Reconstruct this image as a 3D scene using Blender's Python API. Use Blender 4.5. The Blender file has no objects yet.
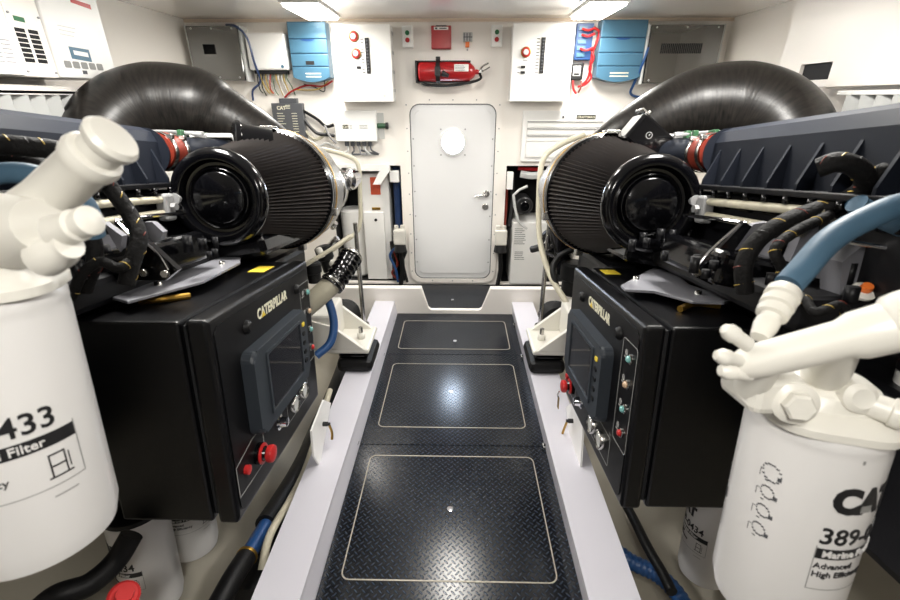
import bpy, bmesh, math, random
from mathutils import Vector, Matrix
random.seed(7)
SC = bpy.context.scene
COL = SC.collection
R = math.radians
PI = math.pi

# ------------------------------------------------------------ camera, world, light, exposure
cam = bpy.data.cameras.new('camera')
cam.sensor_width = 36; cam.lens = 17.8; cam.clip_start = 0.02
cam.dof.use_dof = True; cam.dof.focus_distance = 2.2; cam.dof.aperture_fstop = 4.5
camo = bpy.data.objects.new('camera', cam); COL.objects.link(camo)
camo.location = (0.02, 0, 1.48)
camo.rotation_euler = (R(90 - 24.308), 0, R(1.056))
SC.camera = camo
world = bpy.data.worlds.new('world'); SC.world = world; world.use_nodes = True
world.node_tree.nodes['Background'].inputs[0].default_value = (0.9, 0.93, 1, 1)
world.node_tree.nodes['Background'].inputs[1].default_value = 0.3
SC.view_settings.view_transform = 'Standard'; SC.view_settings.look = 'None'
SC.view_settings.exposure = 0.40; SC.view_settings.gamma = 1
SC.cycles.use_denoising = True
SC.cycles.max_bounces = 8; SC.cycles.glossy_bounces = 4
def area(name, loc, rot, sx, sy, power, col=(1, 1, 1)):
    l = bpy.data.lights.new(name, 'AREA'); l.shape = 'RECTANGLE'; l.size = sx; l.size_y = sy
    l.energy = power; l.color = col
    o = bpy.data.objects.new(name, l); COL.objects.link(o); o.location = loc; o.rotation_euler = rot
    return o
# tubes of the ceiling luminaires (fixtures are modelled below at the same spots)
LAMPS = [(-0.89, 3.22, 6), (0.86, 3.22, 6), (-0.95, 1.5, 16), (0.92, 1.5, 16), (0.0, -0.3, 14), (0.0, 2.25, 8)]  # the lamp behind the camera is added to light the near filter fronts
for i, (lx, ly, pw) in enumerate(LAMPS):
    area('lamp_light', (lx, ly, 1.90), (0, 0, 0), 0.20, 0.46, pw, (1.0, 0.975, 0.93))

# ------------------------------------------------------------ materials
def srgb(c):
    return tuple((v / 255 / 12.92) if v / 255 <= 0.04045 else ((v / 255 + 0.055) / 1.055) ** 2.4 for v in c) + (1,)
def mat(name, col, rough=0.5, metal=0.0, bump=0.0, scale=40.0, var=0.0, coat=0.0, spec=0.5, emit=None, es=1.0, alpha=1.0, trans=0.0, aniso=None):
    m = bpy.data.materials.new(name); m.use_nodes = True
    nt = m.node_tree; b = nt.nodes['Principled BSDF']
    c = srgb(col)
    b.inputs['Base Color'].default_value = c
    b.inputs['Roughness'].default_value = rough; b.inputs['Metallic'].default_value = metal
    b.inputs['Coat Weight'].default_value = coat; b.inputs['Coat Roughness'].default_value = 0.08
    b.inputs['Specular IOR Level'].default_value = spec
    b.inputs['Transmission Weight'].default_value = trans
    tc = nt.nodes.new('ShaderNodeTexCoord')
    mp = nt.nodes.new('ShaderNodeMapping'); nt.links.new(tc.outputs['Object'], mp.inputs[0])
    if aniso: mp.inputs['Scale'].default_value = aniso
    nz = nt.nodes.new('ShaderNodeTexNoise'); nz.inputs['Scale'].default_value = scale; nz.inputs['Detail'].default_value = 4
    nt.links.new(mp.outputs[0], nz.inputs['Vector'])
    if var:
        mx = nt.nodes.new('ShaderNodeMix'); mx.data_type = 'RGBA'
        mx.inputs[6].default_value = tuple(v * (1 - var) for v in c[:3]) + (1,)
        mx.inputs[7].default_value = tuple(min(1, v * (1 + var)) for v in c[:3]) + (1,)
        nt.links.new(nz.outputs['Fac'], mx.inputs[0]); nt.links.new(mx.outputs[2], b.inputs['Base Color'])
    if bump:
        bp = nt.nodes.new('ShaderNodeBump'); bp.inputs['Strength'].default_value = bump; bp.inputs['Distance'].default_value = 0.004
        nt.links.new(nz.outputs['Fac'], bp.inputs['Height']); nt.links.new(bp.outputs[0], b.inputs['Normal'])
    if emit:
        b.inputs['Emission Color'].default_value = srgb(emit); b.inputs['Emission Strength'].default_value = es
    return m
M = {
 'gelcoat': mat('gelcoat', (244, 239, 232), 0.3, var=0.02, scale=3),
 'ceil': mat('ceiling_laminate', (240, 236, 229), 0.07, var=0.02, scale=2, spec=1.0, coat=0.5),
 'rail': mat('white_rail_paint', (208, 206, 214), 0.28, var=0.03, scale=5),
 'bilge': mat('bilge_paint', (158, 152, 138), 0.5, var=0.12, scale=6, bump=0.1),
 'wpaint': mat('white_enamel', (238, 237, 234), 0.3),
 'wcast': mat('white_cast_paint', (222, 219, 210), 0.35, bump=0.12, scale=60),
 'can': mat('filter_can_enamel', (218, 216, 214), 0.28, coat=0.2),
 'cream': mat('cream_hose', (186, 180, 160), 0.5, var=0.1),
 'door': mat('door_gelcoat', (228, 228, 228), 0.3, var=0.02, scale=2),
 'grey': mat('grey_plastic', (150, 150, 150), 0.45),
 'lgrey': mat('light_grey', (196, 197, 195), 0.4),
 'dgrey': mat('dark_grey_module', (78, 80, 84), 0.45),
 'black': mat('black_powder_coat', (5, 5, 7), 0.34, bump=0.1, scale=220, spec=0.38),
 'paneltop': mat('black_enamel', (10, 10, 12), 0.42, spec=0.25),
 'gblack': mat('gloss_black', (6, 6, 8), 0.16, coat=0.3, spec=0.35),
 'rubber': mat('black_rubber', (12, 12, 13), 0.5, bump=0.2, scale=80, spec=0.3),
 'dark': mat('dark_engine_paint', (14, 14, 17), 0.42, var=0.3, scale=12, bump=0.3, spec=0.3),
 'bezel': mat('blue_grey_bezel', (50, 55, 61), 0.45, spec=0.35),
 'screen': mat('display_glass', (34, 34, 38), 0.06, coat=0.5),
 'inter': mat('slate_blue_paint', (22, 26, 35), 0.55, var=0.06, scale=6, spec=0.2),
 'steel': mat('stainless_steel', (190, 188, 184), 0.25, 1.0, bump=0.03),
 'chrome': mat('chrome', (225, 225, 228), 0.08, 1.0),
 'dsteel': mat('mirror_steel', (112, 112, 110), 0.06, 1.0),
 'plate': mat('grey_steel_plate', (132, 132, 138), 0.36, 0.2, var=0.1, scale=9),
 'red': mat('red_enamel', (168, 26, 30), 0.3),
 'sred': mat('red_silicone', (112, 38, 24), 0.42),
 'redp': mat('red_plastic', (190, 40, 40), 0.35),
 'rust': mat('orange_red_stain', (206, 84, 52), 0.7, var=0.3, scale=50),
 'green': mat('green_plastic', (30, 104, 62), 0.35),
 'blue': mat('blue_enclosure', (68, 108, 132), 0.35, var=0.04),
 'dblue': mat('deep_blue', (30, 70, 122), 0.35),
 'hose': mat('blue_hose', (66, 96, 118), 0.5, var=0.12, scale=22),
 'bhose': mat('royal_blue_hose', (40, 78, 128), 0.4, bump=0.1),
 'navy': mat('navy_tube', (40, 62, 104), 0.3),
 'yellow': mat('yellow_label', (226, 198, 60), 0.5),
 'brass': mat('brass', (176, 138, 62), 0.3, 0.9),
 'ink': mat('black_ink', (22, 22, 24), 0.5),
 'gink': mat('grey_ink', (140, 140, 138), 0.5),
 'wink': mat('pale_ink', (224, 220, 196), 0.5),
 'teal': mat('teal_lamp', (120, 176, 172), 0.15),
 'amber': mat('pale_amber_lamp', (200, 170, 140), 0.15),
 'inlay': mat('beige_inlay', (160, 152, 138), 0.5),
 'trimw': mat('varnished_trim', (222, 204, 184), 0.35),
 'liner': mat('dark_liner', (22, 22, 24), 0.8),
 'tube': mat('lamp_diffuser', (255, 255, 250), 0.5, emit=(255, 250, 240), es=15),
 'port': mat('porthole_lit', (255, 255, 255), 0.2, emit=(215, 232, 255), es=60),
 'loom': mat('braided_loom', (18, 17, 17), 0.7, bump=1.0, scale=90, spec=0.25, var=0.5),
 'orange': mat('orange_cap', (236, 120, 50), 0.4),
 'wire_g': mat('green_wire', (44, 84, 54), 0.4),
 'wire_y': mat('yellow_wire', (190, 160, 70), 0.4),
}
def duct_mat():
    m = mat('wrapped_composite_duct', (40, 36, 34), 0.34, coat=0.0, spec=0.4)
    nt = m.node_tree; b = nt.nodes['Principled BSDF']
    tc = nt.nodes.new('ShaderNodeTexCoord'); mp = nt.nodes.new('ShaderNodeMapping')
    mp.inputs['Scale'].default_value = (34, 5, 1); mp.inputs['Rotation'].default_value = (0, 0, 0.0)
    nt.links.new(tc.outputs['UV'], mp.inputs[0])
    n = nt.nodes.new('ShaderNodeTexNoise'); n.inputs['Scale'].default_value = 3.5; n.inputs['Detail'].default_value = 5
    nt.links.new(mp.outputs[0], n.inputs['Vector'])
    cr = nt.nodes.new('ShaderNodeValToRGB'); cr.color_ramp.elements[0].position = .35; cr.color_ramp.elements[1].position = .72
    cr.color_ramp.elements[0].color = srgb((15, 14, 13)); cr.color_ramp.elements[1].color = srgb((42, 38, 35))
    nt.links.new(n.outputs['Fac'], cr.inputs[0]); nt.links.new(cr.outputs[0], b.inputs['Base Color'])
    bp = nt.nodes.new('ShaderNodeBump'); bp.inputs['Strength'].default_value = 0.4; bp.inputs['Distance'].default_value = 0.002
    nt.links.new(n.outputs['Fac'], bp.inputs['Height']); nt.links.new(bp.outputs[0], b.inputs['Normal'])
    return m
M['duct'] = duct_mat()
def tread_mat():
    m = mat('tread_plate', (20, 24, 32), 0.2, spec=0.45)
    nt = m.node_tree; b = nt.nodes['Principled BSDF']; N = nt.nodes.new; L = nt.links.new
    def ma(op, a, c=None, v=None):
        n = N('ShaderNodeMath'); n.operation = op; L(a, n.inputs[0])
        if c is not None: L(c, n.inputs[1])
        elif v is not None: n.inputs[1].default_value = v
        return n.outputs[0]
    tc = N('ShaderNodeTexCoord'); mp = N('ShaderNodeMapping'); mp.inputs['Rotation'].default_value = (0, 0, PI / 4)
    cell = 0.019
    mp.inputs['Scale'].default_value = (1 / cell, 1 / cell, 1 / cell)
    L(tc.outputs['Object'], mp.inputs[0]); sp = N('ShaderNodeSeparateXYZ'); L(mp.outputs[0], sp.inputs[0])
    x, y = sp.outputs[0], sp.outputs[1]
    fx, fy = ma('FLOOR', x), ma('FLOOR', y)
    par = ma('FLOORED_MODULO', ma('ADD', fx, fy), v=2.0)
    u, w = ma('SUBTRACT', ma('FRACT', x), v=0.5), ma('SUBTRACT', ma('FRACT', y), v=0.5)
    def ell(a, c): return ma('ADD', ma('POWER', ma('ABSOLUTE', ma('DIVIDE', a, v=0.56)), v=2), ma('POWER', ma('ABSOLUTE', ma('DIVIDE', c, v=0.17)), v=2))
    e1, e2 = ell(u, w), ell(w, u)
    mx = N('ShaderNodeMix'); L(par, mx.inputs[0]); L(e1, mx.inputs[2]); L(e2, mx.inputs[3])
    h = N('ShaderNodeMapRange'); h.inputs[1].default_value = 1.15; h.inputs[2].default_value = 0.35; h.inputs[3].default_value = 0; h.inputs[4].default_value = 1
    L(mx.outputs[0], h.inputs[0])
    bp = N('ShaderNodeBump'); bp.inputs['Strength'].default_value = 1.0; bp.inputs['Distance'].default_value = 0.006
    L(h.outputs[0], bp.inputs['Height']); L(bp.outputs[0], b.inputs['Normal'])
    c = N('ShaderNodeMix'); c.data_type = 'RGBA'; c.inputs[6].default_value = srgb((5, 9, 17)); c.inputs[7].default_value = srgb((46, 56, 70))  # lozenges coloured lighter to stand for the light they reflect
    L(h.outputs[0], c.inputs[0]); L(c.outputs[2], b.inputs['Base Color'])
    return m
M['tread'] = tread_mat()

# ------------------------------------------------------------ mesh helpers
AL = R(7.9)                       # both engines sit on beds that slope down towards the door
E0 = Vector((0, 0, 1.48))
def E(p):
    x, s, t = p
    return Vector((x, s * math.cos(AL) + t * math.sin(AL), -s * math.sin(AL) + t * math.cos(AL) + 1.48))
EM = Matrix.Translation(E0) @ Matrix.Rotation(-AL, 4, 'X')   # engine frame -> world
ID = Matrix.Identity(4)
def frame(o, u, v, w=None):
    u = Vector(u).normalized(); v = Vector(v).normalized()
    w = u.cross(v) if w is None else Vector(w)
    m = Matrix(((u.x, v.x, w.x, o[0]), (u.y, v.y, w.y, o[1]), (u.z, v.z, w.z, o[2]), (0, 0, 0, 1)))
    return m
def align(p0, d):
    q = Vector(d).normalized().to_track_quat('Z', 'Y')
    return Matrix.Translation(Vector(p0)) @ q.to_matrix().to_4x4()
def catmull(pts, n=8):
    pts = [Vector(p) for p in pts]
    if len(pts) < 3:
        return [pts[0].lerp(pts[-1], i / n) for i in range(n + 1)]
    P = [2 * pts[0] - pts[1]] + pts + [2 * pts[-1] - pts[-2]]
    out = []
    for i in range(1, len(P) - 2):
        p0, p1, p2, p3 = P[i - 1:i + 3]
        for k in range(n):
            t = k / n
            out.append(0.5 * ((2 * p1) + (-p0 + p2) * t + (2 * p0 - 5 * p1 + 4 * p2 - p3) * t * t + (-p0 + 3 * p1 - 3 * p2 + p3) * t ** 3))
    out.append(pts[-1]); return out
class MB:
    def __init__(s, T=None): s.bm = bmesh.new(); s.T = T or ID; s.uv = s.bm.loops.layers.uv.new('UVMap')
    def _v(s, p): return s.bm.verts.new(s.T @ Vector(p))
    def box(s, a, b, bev=0.0, mtx=None, seg=2):
        lo = [min(a[i], b[i]) for i in range(3)]; hi = [max(a[i], b[i]) for i in range(3)]
        mm = (s.T @ mtx) if mtx is not None else s.T
        co = [(x, y, z) for x in (lo[0], hi[0]) for y in (lo[1], hi[1]) for z in (lo[2], hi[2])]
        vs = [s.bm.verts.new(mm @ Vector(c)) for c in co]
        fs = [s.bm.faces.new([vs[i] for i in q]) for q in ((0, 1, 3, 2), (4, 6, 7, 5), (0, 4, 5, 1), (2, 3, 7, 6), (0, 2, 6, 4), (1, 5, 7, 3))]
        if bev:
            es = list({e for f in fs for e in f.edges})
            bmesh.ops.bevel(s.bm, geom=es, offset=min(bev, 0.49 * min(hi[i] - lo[i] for i in range(3))), segments=seg, affect='EDGES', profile=0.5)
        return s
    def lathe(s, prof, mtx=None, n=32, smooth=True, rfun=None, caps=True):
        mm = (s.T @ mtx) if mtx is not None else s.T
        rings = []
        for k, (r, z) in enumerate(prof):
            if r < 1e-6: rings.append([s.bm.verts.new(mm @ Vector((0, 0, z)))])
            else:
                rr = []
                for i in range(n):
                    a = 2 * PI * i / n; q = rfun(r, i, k) if rfun else r
                    rr.append(s.bm.verts.new(mm @ Vector((q * math.cos(a), q * math.sin(a), z))))
                rings.append(rr)
        for A, B in zip(rings, rings[1:]):
            for i in range(n):
                j = (i + 1) % n
                if len(A) == 1 and len(B) == 1: continue
                if len(A) == 1: f = s.bm.faces.new((A[0], B[i], B[j]))
                elif len(B) == 1: f = s.bm.faces.new((A[i], B[0], A[j]))
                else: f = s.bm.faces.new((A[i], B[i], B[j], A[j]))
                f.smooth = smooth
        if caps:
            for A in (rings[0], rings[-1]):
                if len(A) > 1: s.bm.faces.new(A)
        return s
    def cyl(s, p0, p1, r, r1=None, n=20, bev=0.0):
        p0 = Vector(p0); p1 = Vector(p1); L = (p1 - p0).length; r1 = r if r1 is None else r1
        if bev: prof = [(r - bev, 0), (r, bev), (r1, L - bev), (r1 - bev, L)]
        else: prof = [(r, 0), (r1, L)]
        return s.lathe(prof, align(p0, p1 - p0), n)
    def ball(s, c, r, n=14, sq=(1, 1, 1)):
        k = n // 2
        prof = [(r * math.sin(PI * i / k) * sq[0], -r * math.cos(PI * i / k) * sq[2]) for i in range(k + 1)]
        return s.lathe(prof, Matrix.Translation(Vector(c)), n)
    def tube(s, pts, r, n=10, res=8, corr=None, samples=None):
        P = catmull(pts, res)
        if samples or corr:
            # even resample
            L = [0]
            for a, b in zip(P, P[1:]): L.append(L[-1] + (b - a).length)
            cnt = samples or max(8, int(L[-1] / corr * 4))
            Q = []; j = 0
            for i in range(cnt + 1):
                t = L[-1] * i / cnt
                while j < len(L) - 2 and L[j + 1] < t: j += 1
                Q.append(P[j].lerp(P[j + 1], (t - L[j]) / max(1e-9, L[j + 1] - L[j])))
            P = Q
        N = len(P)
        def rad(i):
            t = i / (N - 1)
            if callable(r): q = r(t)
            elif isinstance(r, (list, tuple)):
                f = t * (len(r) - 1); k = min(int(f), len(r) - 2); q = r[k] + (r[k + 1] - r[k]) * (f - k)
            else: q = r
            if corr: q *= (1.0, 1.0, 0.91, 0.91)[i % 4]
            return q
        up = None; rings = []
        for i, p in enumerate(P):
            d = (P[min(i + 1, N - 1)] - P[max(i - 1, 0)]).normalized()
            if up is None: up = d.orthogonal().normalized()
            else: up = (up - d * up.dot(d)).normalized()
            w = d.cross(up); q = rad(i)
            rings.append([s._v(p + (up * math.cos(2 * PI * k / n) + w * math.sin(2 * PI * k / n)) * q) for k in range(n)])
        for i in range(N - 1):
            for k in range(n):
                j = (k + 1) % n
                f = s.bm.faces.new((rings[i][k], rings[i][j], rings[i + 1][j], rings[i + 1][k])); f.smooth = True
                uvs = ((i / N, k / n), (i / N, (k + 1) / n), ((i + 1) / N, (k + 1) / n), ((i + 1) / N, k / n))
                for l, q in zip(f.loops, uvs): l[s.uv].uv = q
        s.bm.faces.new(rings[0]); s.bm.faces.new(list(reversed(rings[-1])))
        return s
    def prism(s, poly, h, mtx=None, bev=0.0):
        """poly in local xy, extruded along local z by h"""
        mm = (s.T @ mtx) if mtx is not None else s.T
        a = [s.bm.verts.new(mm @ Vector((x, y, 0))) for x, y in poly]
        b = [s.bm.verts.new(mm @ Vector((x, y, h))) for x, y in poly]
        n = len(poly); fs = [s.bm.faces.new(list(reversed(a))), s.bm.faces.new(b)]
        for i in range(n): fs.append(s.bm.faces.new((a[i], a[(i + 1) % n], b[(i + 1) % n], b[i])))
        if bev:
            es = [e for e in fs[1].edges]
            bmesh.ops.bevel(s.bm, geom=es, offset=bev, segments=2, affect='EDGES', profile=0.5)
        return s
    def frame(s, outer, inner, h, mtx=None):
        """ring between two equal-count outlines, local xy, height h"""
        mm = (s.T @ mtx) if mtx is not None else s.T
        f = lambda pl, z: [s.bm.verts.new(mm @ Vector((x, y, z))) for x, y in pl]
        a, b, c, d = f(outer, 0), f(inner, 0), f(outer, h), f(inner, h); n = len(outer)
        for i in range(n):
            j = (i + 1) % n
            for q in ((a[i], a[j], c[j], c[i]), (b[i], d[i], d[j], b[j]), (c[i], c[j], d[j], d[i]), (a[i], b[i], b[j], a[j])):
                s.bm.faces.new(q)
        return s
    def text(s, body, size, mtx, bold=0.0, depth=0.0006, wrap=None, center=False, sx=1.0):
        cu = bpy.data.curves.new('t', 'FONT'); cu.body = body; cu.size = size; cu.offset = bold * size; cu.extrude = depth
        cu.resolution_u = 3
        if center: cu.align_x = 'CENTER'
        o = bpy.data.objects.new('t', cu); COL.objects.link(o)
        bpy.context.view_layer.update()
        me = bpy.data.meshes.new_from_object(o.evaluated_get(bpy.context.evaluated_depsgraph_get()))
        bpy.data.objects.remove(o); bpy.data.curves.remove(cu)
        if wrap:
            t = bmesh.new(); t.from_mesh(me)
            for k in range(3):
                es = [e for e in t.edges if e.calc_length() > 0.012]
                if es: bmesh.ops.subdivide_edges(t, edges=es, cuts=1, use_grid_fill=False)
            bmesh.ops.triangulate(t, faces=t.faces[:]); t.to_mesh(me); t.free()
        mm = s.T @ mtx
        for v in me.vertices:
            x, y, z = v.co; x *= sx
            if wrap:   # wrap=(radius, angle0, y0): cylinder about local z of mtx
                r, a0, y0 = wrap; a = a0 + x / r
                v.co = mm @ Vector(((r + z + depth) * math.sin(a), -(r + z + depth) * math.cos(a), y + y0))
            else: v.co = mm @ Vector((x, y, z))
        s.bm.from_mesh(me); bpy.data.meshes.remove(me)
        return s
    def patch(s, r, a0, a1, z0, z1, mtx, n=16, off=0.0008):
        """curved label patch on a cylinder"""
        mm = s.T @ mtx; rr = r + off; c = []
        for i in range(n + 1):
            a = a0 + (a1 - a0) * i / n
            c.append([s.bm.verts.new(mm @ Vector((q * math.sin(a), -q * math.cos(a), z))) for z in (z0, z1) for q in (rr,)])
        for A, B in zip(c, c[1:]): s.bm.faces.new((A[0], B[0], B[1], A[1]))
        return s
    def build(s, name, material, parent=None, smooth=None, kind=None, label=None):
        bmesh.ops.recalc_face_normals(s.bm, faces=s.bm.faces[:])
        if parent is not None:
            org = bpy_world(parent)
            bmesh.ops.translate(s.bm, verts=s.bm.verts[:], vec=-org)
        for e in s.bm.edges:
            if len(e.link_faces) == 2 and e.calc_face_angle(0) > 0.7: e.smooth = False
        me = bpy.data.meshes.new(name); s.bm.to_mesh(me); s.bm.free()
        me.materials.append(M[material] if isinstance(material, str) else material)
        o = bpy.data.objects.new(name, me); COL.objects.link(o)
        if parent is not None: o.parent = parent
        if kind: o['kind'] = kind
        if label: o['label'] = label
        return o
def build_each(mb, name, material, parent):
    """every separate piece of the mesh becomes a part of its own"""
    seen = set(); groups = []
    for v in mb.bm.verts:
        if v in seen: continue
        st = [v]; seen.add(v); g = []
        while st:
            q = st.pop(); g.append(q)
            for e in q.link_edges:
                w = e.other_vert(q)
                if w not in seen: seen.add(w); st.append(w)
        groups.append(g)
    for g in groups:
        m = MB(); mp = {v: m.bm.verts.new(v.co) for v in g}; fs = {f for v in g for f in v.link_faces}
        for f in fs:
            try: nf = m.bm.faces.new([mp[v] for v in f.verts]); nf.smooth = f.smooth
            except ValueError: pass
        m.build(name, material, parent)
    mb.bm.free()
def bpy_world(o):
    v = Vector(o.location)
    while o.parent: o = o.parent; v += Vector(o.location)
    return v
def tag(o, label, cat, group=None):
    o['label'] = label; o['category'] = cat
    if group: o['group'] = group
    return o
def thing(name, label, cat, loc, group=None):
    o = bpy.data.objects.new(name, None); COL.objects.link(o); o.location = loc; o.empty_display_size = 0.05
    return tag(o, label, cat, group)
def copy_tree(o, loc, label=None, group=None):
    c = o.copy(); COL.objects.link(c); c.location = loc
    if label: c['label'] = label
    for ch in list(o.children):
        d = ch.copy(); COL.objects.link(d); d.parent = c
        for g in list(ch.children):
            h = g.copy(); COL.objects.link(h); h.parent = d
    return c
def structure(mb, name, material, parent=None): 
    o = mb.build(name, material, parent)
    if parent is None: o['kind'] = 'structure'
    return o
def rrect(x0, y0, x1, y1, r, n=5):
    p = []
    for cx, cy, a in ((x1 - r, y1 - r, 0), (x0 + r, y1 - r, 90), (x0 + r, y0 + r, 180), (x1 - r, y0 + r, 270)):
        for i in range(n + 1):
            t = R(a + 90 * i / n); p.append((cx + r * math.cos(t), cy + r * math.sin(t)))
    return p
WALL = 3.64
WF = frame((0, WALL, 0), (1, 0, 0), (0, 0, 1))      # local x -> X, y -> Z, z -> towards the room (-Y)
def wf(depth=0.0): return frame((0, WALL - depth, 0), (1, 0, 0), (0, 0, 1))

# ============================================================ SETTING
mb = MB()
RX0, RX1, RZ0, RZ1 = 0.40, 1.02, 0.0, 1.0       # recess openings either side of the door
TH = 0.05
mb.box((-2.1, WALL, RZ1), (2.1, WALL + TH, 2.02))
mb.box((-RX0 - 0.04, WALL, -0.6), (RX0, WALL + TH, RZ1))
mb.box((-2.1, WALL, -0.6), (-RX1, WALL + TH, RZ1)); mb.box((RX1, WALL, -0.6), (2.1, WALL + TH, RZ1))
mb.box((-RX1, WALL, -0.6), (-RX0 - 0.04, WALL + TH, RZ0)); mb.box((RX0, WALL, -0.6), (RX1, WALL + TH, RZ0))
structure(mb, 'wall_back', 'gelcoat')
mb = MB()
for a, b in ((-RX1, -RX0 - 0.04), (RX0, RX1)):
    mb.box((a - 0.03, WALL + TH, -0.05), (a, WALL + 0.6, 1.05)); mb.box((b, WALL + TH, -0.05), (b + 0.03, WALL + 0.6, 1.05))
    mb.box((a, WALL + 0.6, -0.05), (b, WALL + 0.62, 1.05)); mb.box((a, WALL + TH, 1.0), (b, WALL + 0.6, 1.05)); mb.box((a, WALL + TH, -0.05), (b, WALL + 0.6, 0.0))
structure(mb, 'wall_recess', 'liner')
structure(MB().box((-2.2, -2.2, 1.99), (2.2, WALL + 0.05, 2.05)), 'ceiling', 'ceil')
mb = MB(); mb.box((-1.97, 2.2, -0.7), (-1.92, WALL, 2.0)); mb.box((-1.97, -2.2, -0.7), (-1.85, 2.2, 2.0)); structure(mb, 'wall_left', 'gelcoat')
mb = MB(); mb.box((1.91, -2.2, -0.7), (1.97, WALL, 2.0)); structure(mb, 'wall_right', 'gelcoat')
structure(MB().box((-2.2, -2.25, -0.7), (2.2, -2.2, 2.05)), 'wall_front', 'dgrey')  # grey stands for darkness behind the camera, so black panels reflect little
# hull bottom: flat by the keel, rising towards the sides
mb = MB()
prof = [(-1.95, 0.25), (-1.3, -0.18), (-0.86, -0.36), (-0.62, -0.42), (0.60, -0.42), (0.84, -0.36), (1.3, -0.18), (1.95, 0.25), (1.95, 0.2), (0.62, -0.47), (-0.62, -0.47), (-1.95, 0.2)]
mb.prism(prof, 5.9, frame((0, WALL, 0), (1, 0, 0), (0, 0, 1)))
structure(mb, 'floor', 'bilge')
# white bed rails beside the walkway
for i, (xi, xo, xe) in enumerate(((-0.45, -0.598, -0.435), (0.425, 0.582, 0.435))):
    mb = MB(); sgn = 1 if xi > 0 else -1
    pl = [(xi, 0.10), (xo, 0.10), (xo, 0.02), (xo - 0.02 * sgn, -0.44), (xe, -0.44), (xe, 0.004), (xi, 0.085)]
    mb.prism(pl, 5.04, frame((0, 3.04, 0), (1, 0, 0), (0, 0, 1)))
    structure(mb, 'trim_%d' % (i + 1), 'rail')
# coaming across the end of the walkway with its step-through notch
mb = MB()
poly = [(-0.98, -0.42), (-0.98, 0.205), (-0.25, 0.205), (-0.20, 0.035), (-0.18, 0.02), (0.185, 0.02), (0.205, 0.035), (0.265, 0.205), (0.98, 0.205), (0.98, -0.42)]
mb.prism(poly, 0.05, frame((0, 3.08, 0), (1, 0, 0), (0, 0, 1)), bev=0.006)
structure(mb, 'trim_3', 'gelcoat')
structure(MB().box((-1.92, WALL - 0.02, 1.972), (1.91, WALL, 1.99)), 'trim_4', 'trimw')
# sole behind the coaming beneath the door
structure(MB().box((-1.02, 3.08, -0.06), (1.02, WALL, -0.012)), 'trim_5', 'liner')

# right-hand locker panel standing proud of the side wall, with its dark slot
mb = MB()
mb.box((1.66, -1.0, 1.63), (1.91, 2.6, 1.99)); mb.box((1.66, -1.0, 1.56), (1.91, 2.24, 1.63)); mb.box((1.66, 2.44, 1.56), (1.91, 2.6, 1.63))
mb.box((1.66, -1.0, 1.53), (1.91, 2.6, 1.56))
structure(mb, 'wall_right_locker', 'gelcoat')
structure(MB().box((1.675, 2.245, 1.562), (1.905, 2.435, 1.628)), 'wall_right_slot_shade', 'liner')  # solid near-black block standing for the shade inside the slot

# ---- door
d = bpy.data.objects.new('door_1', None); COL.objects.link(d); d.location = (-0.02, WALL, 0); d['kind'] = 'structure'
ox0, oz0, ox1, oz1 = -0.395, 0.012, 0.345, 1.50
MB().frame(rrect(ox0, oz0, ox1, oz1, 0.10, 8), rrect(-0.352, 0.05, 0.302, 1.448, 0.075, 8), 0.022, wf()).build('door_frame', 'gelcoat', d)
MB().frame(rrect(-0.352, 0.05, 0.302, 1.448, 0.075, 8), rrect(-0.346, 0.056, 0.296, 1.442, 0.07, 8), 0.016, wf()).build('door_seal', 'dgrey', d)
MB().prism(rrect(-0.346, 0.056, 0.296, 1.442, 0.07, 8), 0.012, wf(), bev=0.003).build('door_leaf', 'door', d)
MB().prism(rrect(-0.31, 0.10, 0.262, 1.40, 0.03, 6), 0.008, wf(0.012), bev=0.006).build('door_panel', 'door', d)
mb = MB()
for z in [0.12 + 0.165 * i for i in range(9)]:
    for x in (-0.374, 0.324): mb.cyl((x, WALL - 0.021, z), (x, WALL - 0.026, z), 0.005, n=8)
for x in (-0.2, -0.025, 0.15):
    for z in (0.032, 1.474): mb.cyl((x, WALL - 0.021, z), (x, WALL - 0.026, z), 0.005, n=8)
build_each(mb, 'frame_screw', 'grey', d)
mb = MB()
for z in [0.2 + 0.2 * i for i in range(6)]:
    for x in (-0.33, 0.281): mb.cyl((x, WALL - 0.011, z), (x, WALL - 0.016, z), 0.0055, n=8)
build_each(mb, 'leaf_screw', 'grey', d)
pc = (-0.024, WALL - 0.02, 1.177)
mb = MB(); mb.lathe([(0.083, 0), (0.108, 0), (0.108, 0.006), (0.103, 0.01), (0.083, 0.01)], align(pc, (0, -1, 0)), 40, caps=False); mb.build('porthole_ring', 'door', d)
MB().lathe([(0.084, 0), (0.084, 0.004)], align(pc, (0, -1, 0)), 40).build('porthole_pane', 'port', d)
mb = MB()
for sx in (-1, 1):
    for sz in (-1, 1): mb.cyl((pc[0] + sx * 0.093, WALL - 0.02, pc[2] + sz * 0.093), (pc[0] + sx * 0.093, WALL - 0.027, pc[2] + sz * 0.093), 0.006, n=8)
build_each(mb, 'porthole_bolt', 'grey', d)
hx, hz = 0.245, 0.785
mb = MB(); mb.cyl((hx, WALL - 0.012, hz), (hx, WALL - 0.03, hz), 0.028, bev=0.004); mb.cyl((hx, WALL - 0.03, hz), (hx, WALL - 0.065, hz), 0.011)
mb.tube([(hx, WALL - 0.062, hz), (hx - 0.03, WALL - 0.068, hz - 0.002), (hx - 0.10, WALL - 0.066, hz - 0.012)], 0.0105, n=8); mb.build('door_handle', 'steel', d)
mb = MB(); mb.cyl((hx - 0.005, WALL - 0.012, hz - 0.105), (hx - 0.005, WALL - 0.03, hz - 0.105), 0.027, bev=0.004); mb.box((hx - 0.009, WALL - 0.045, hz - 0.122), (hx - 0.001, WALL - 0.028, hz - 0.088), 0.002); mb.build('deadbolt', 'steel', d)

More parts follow.
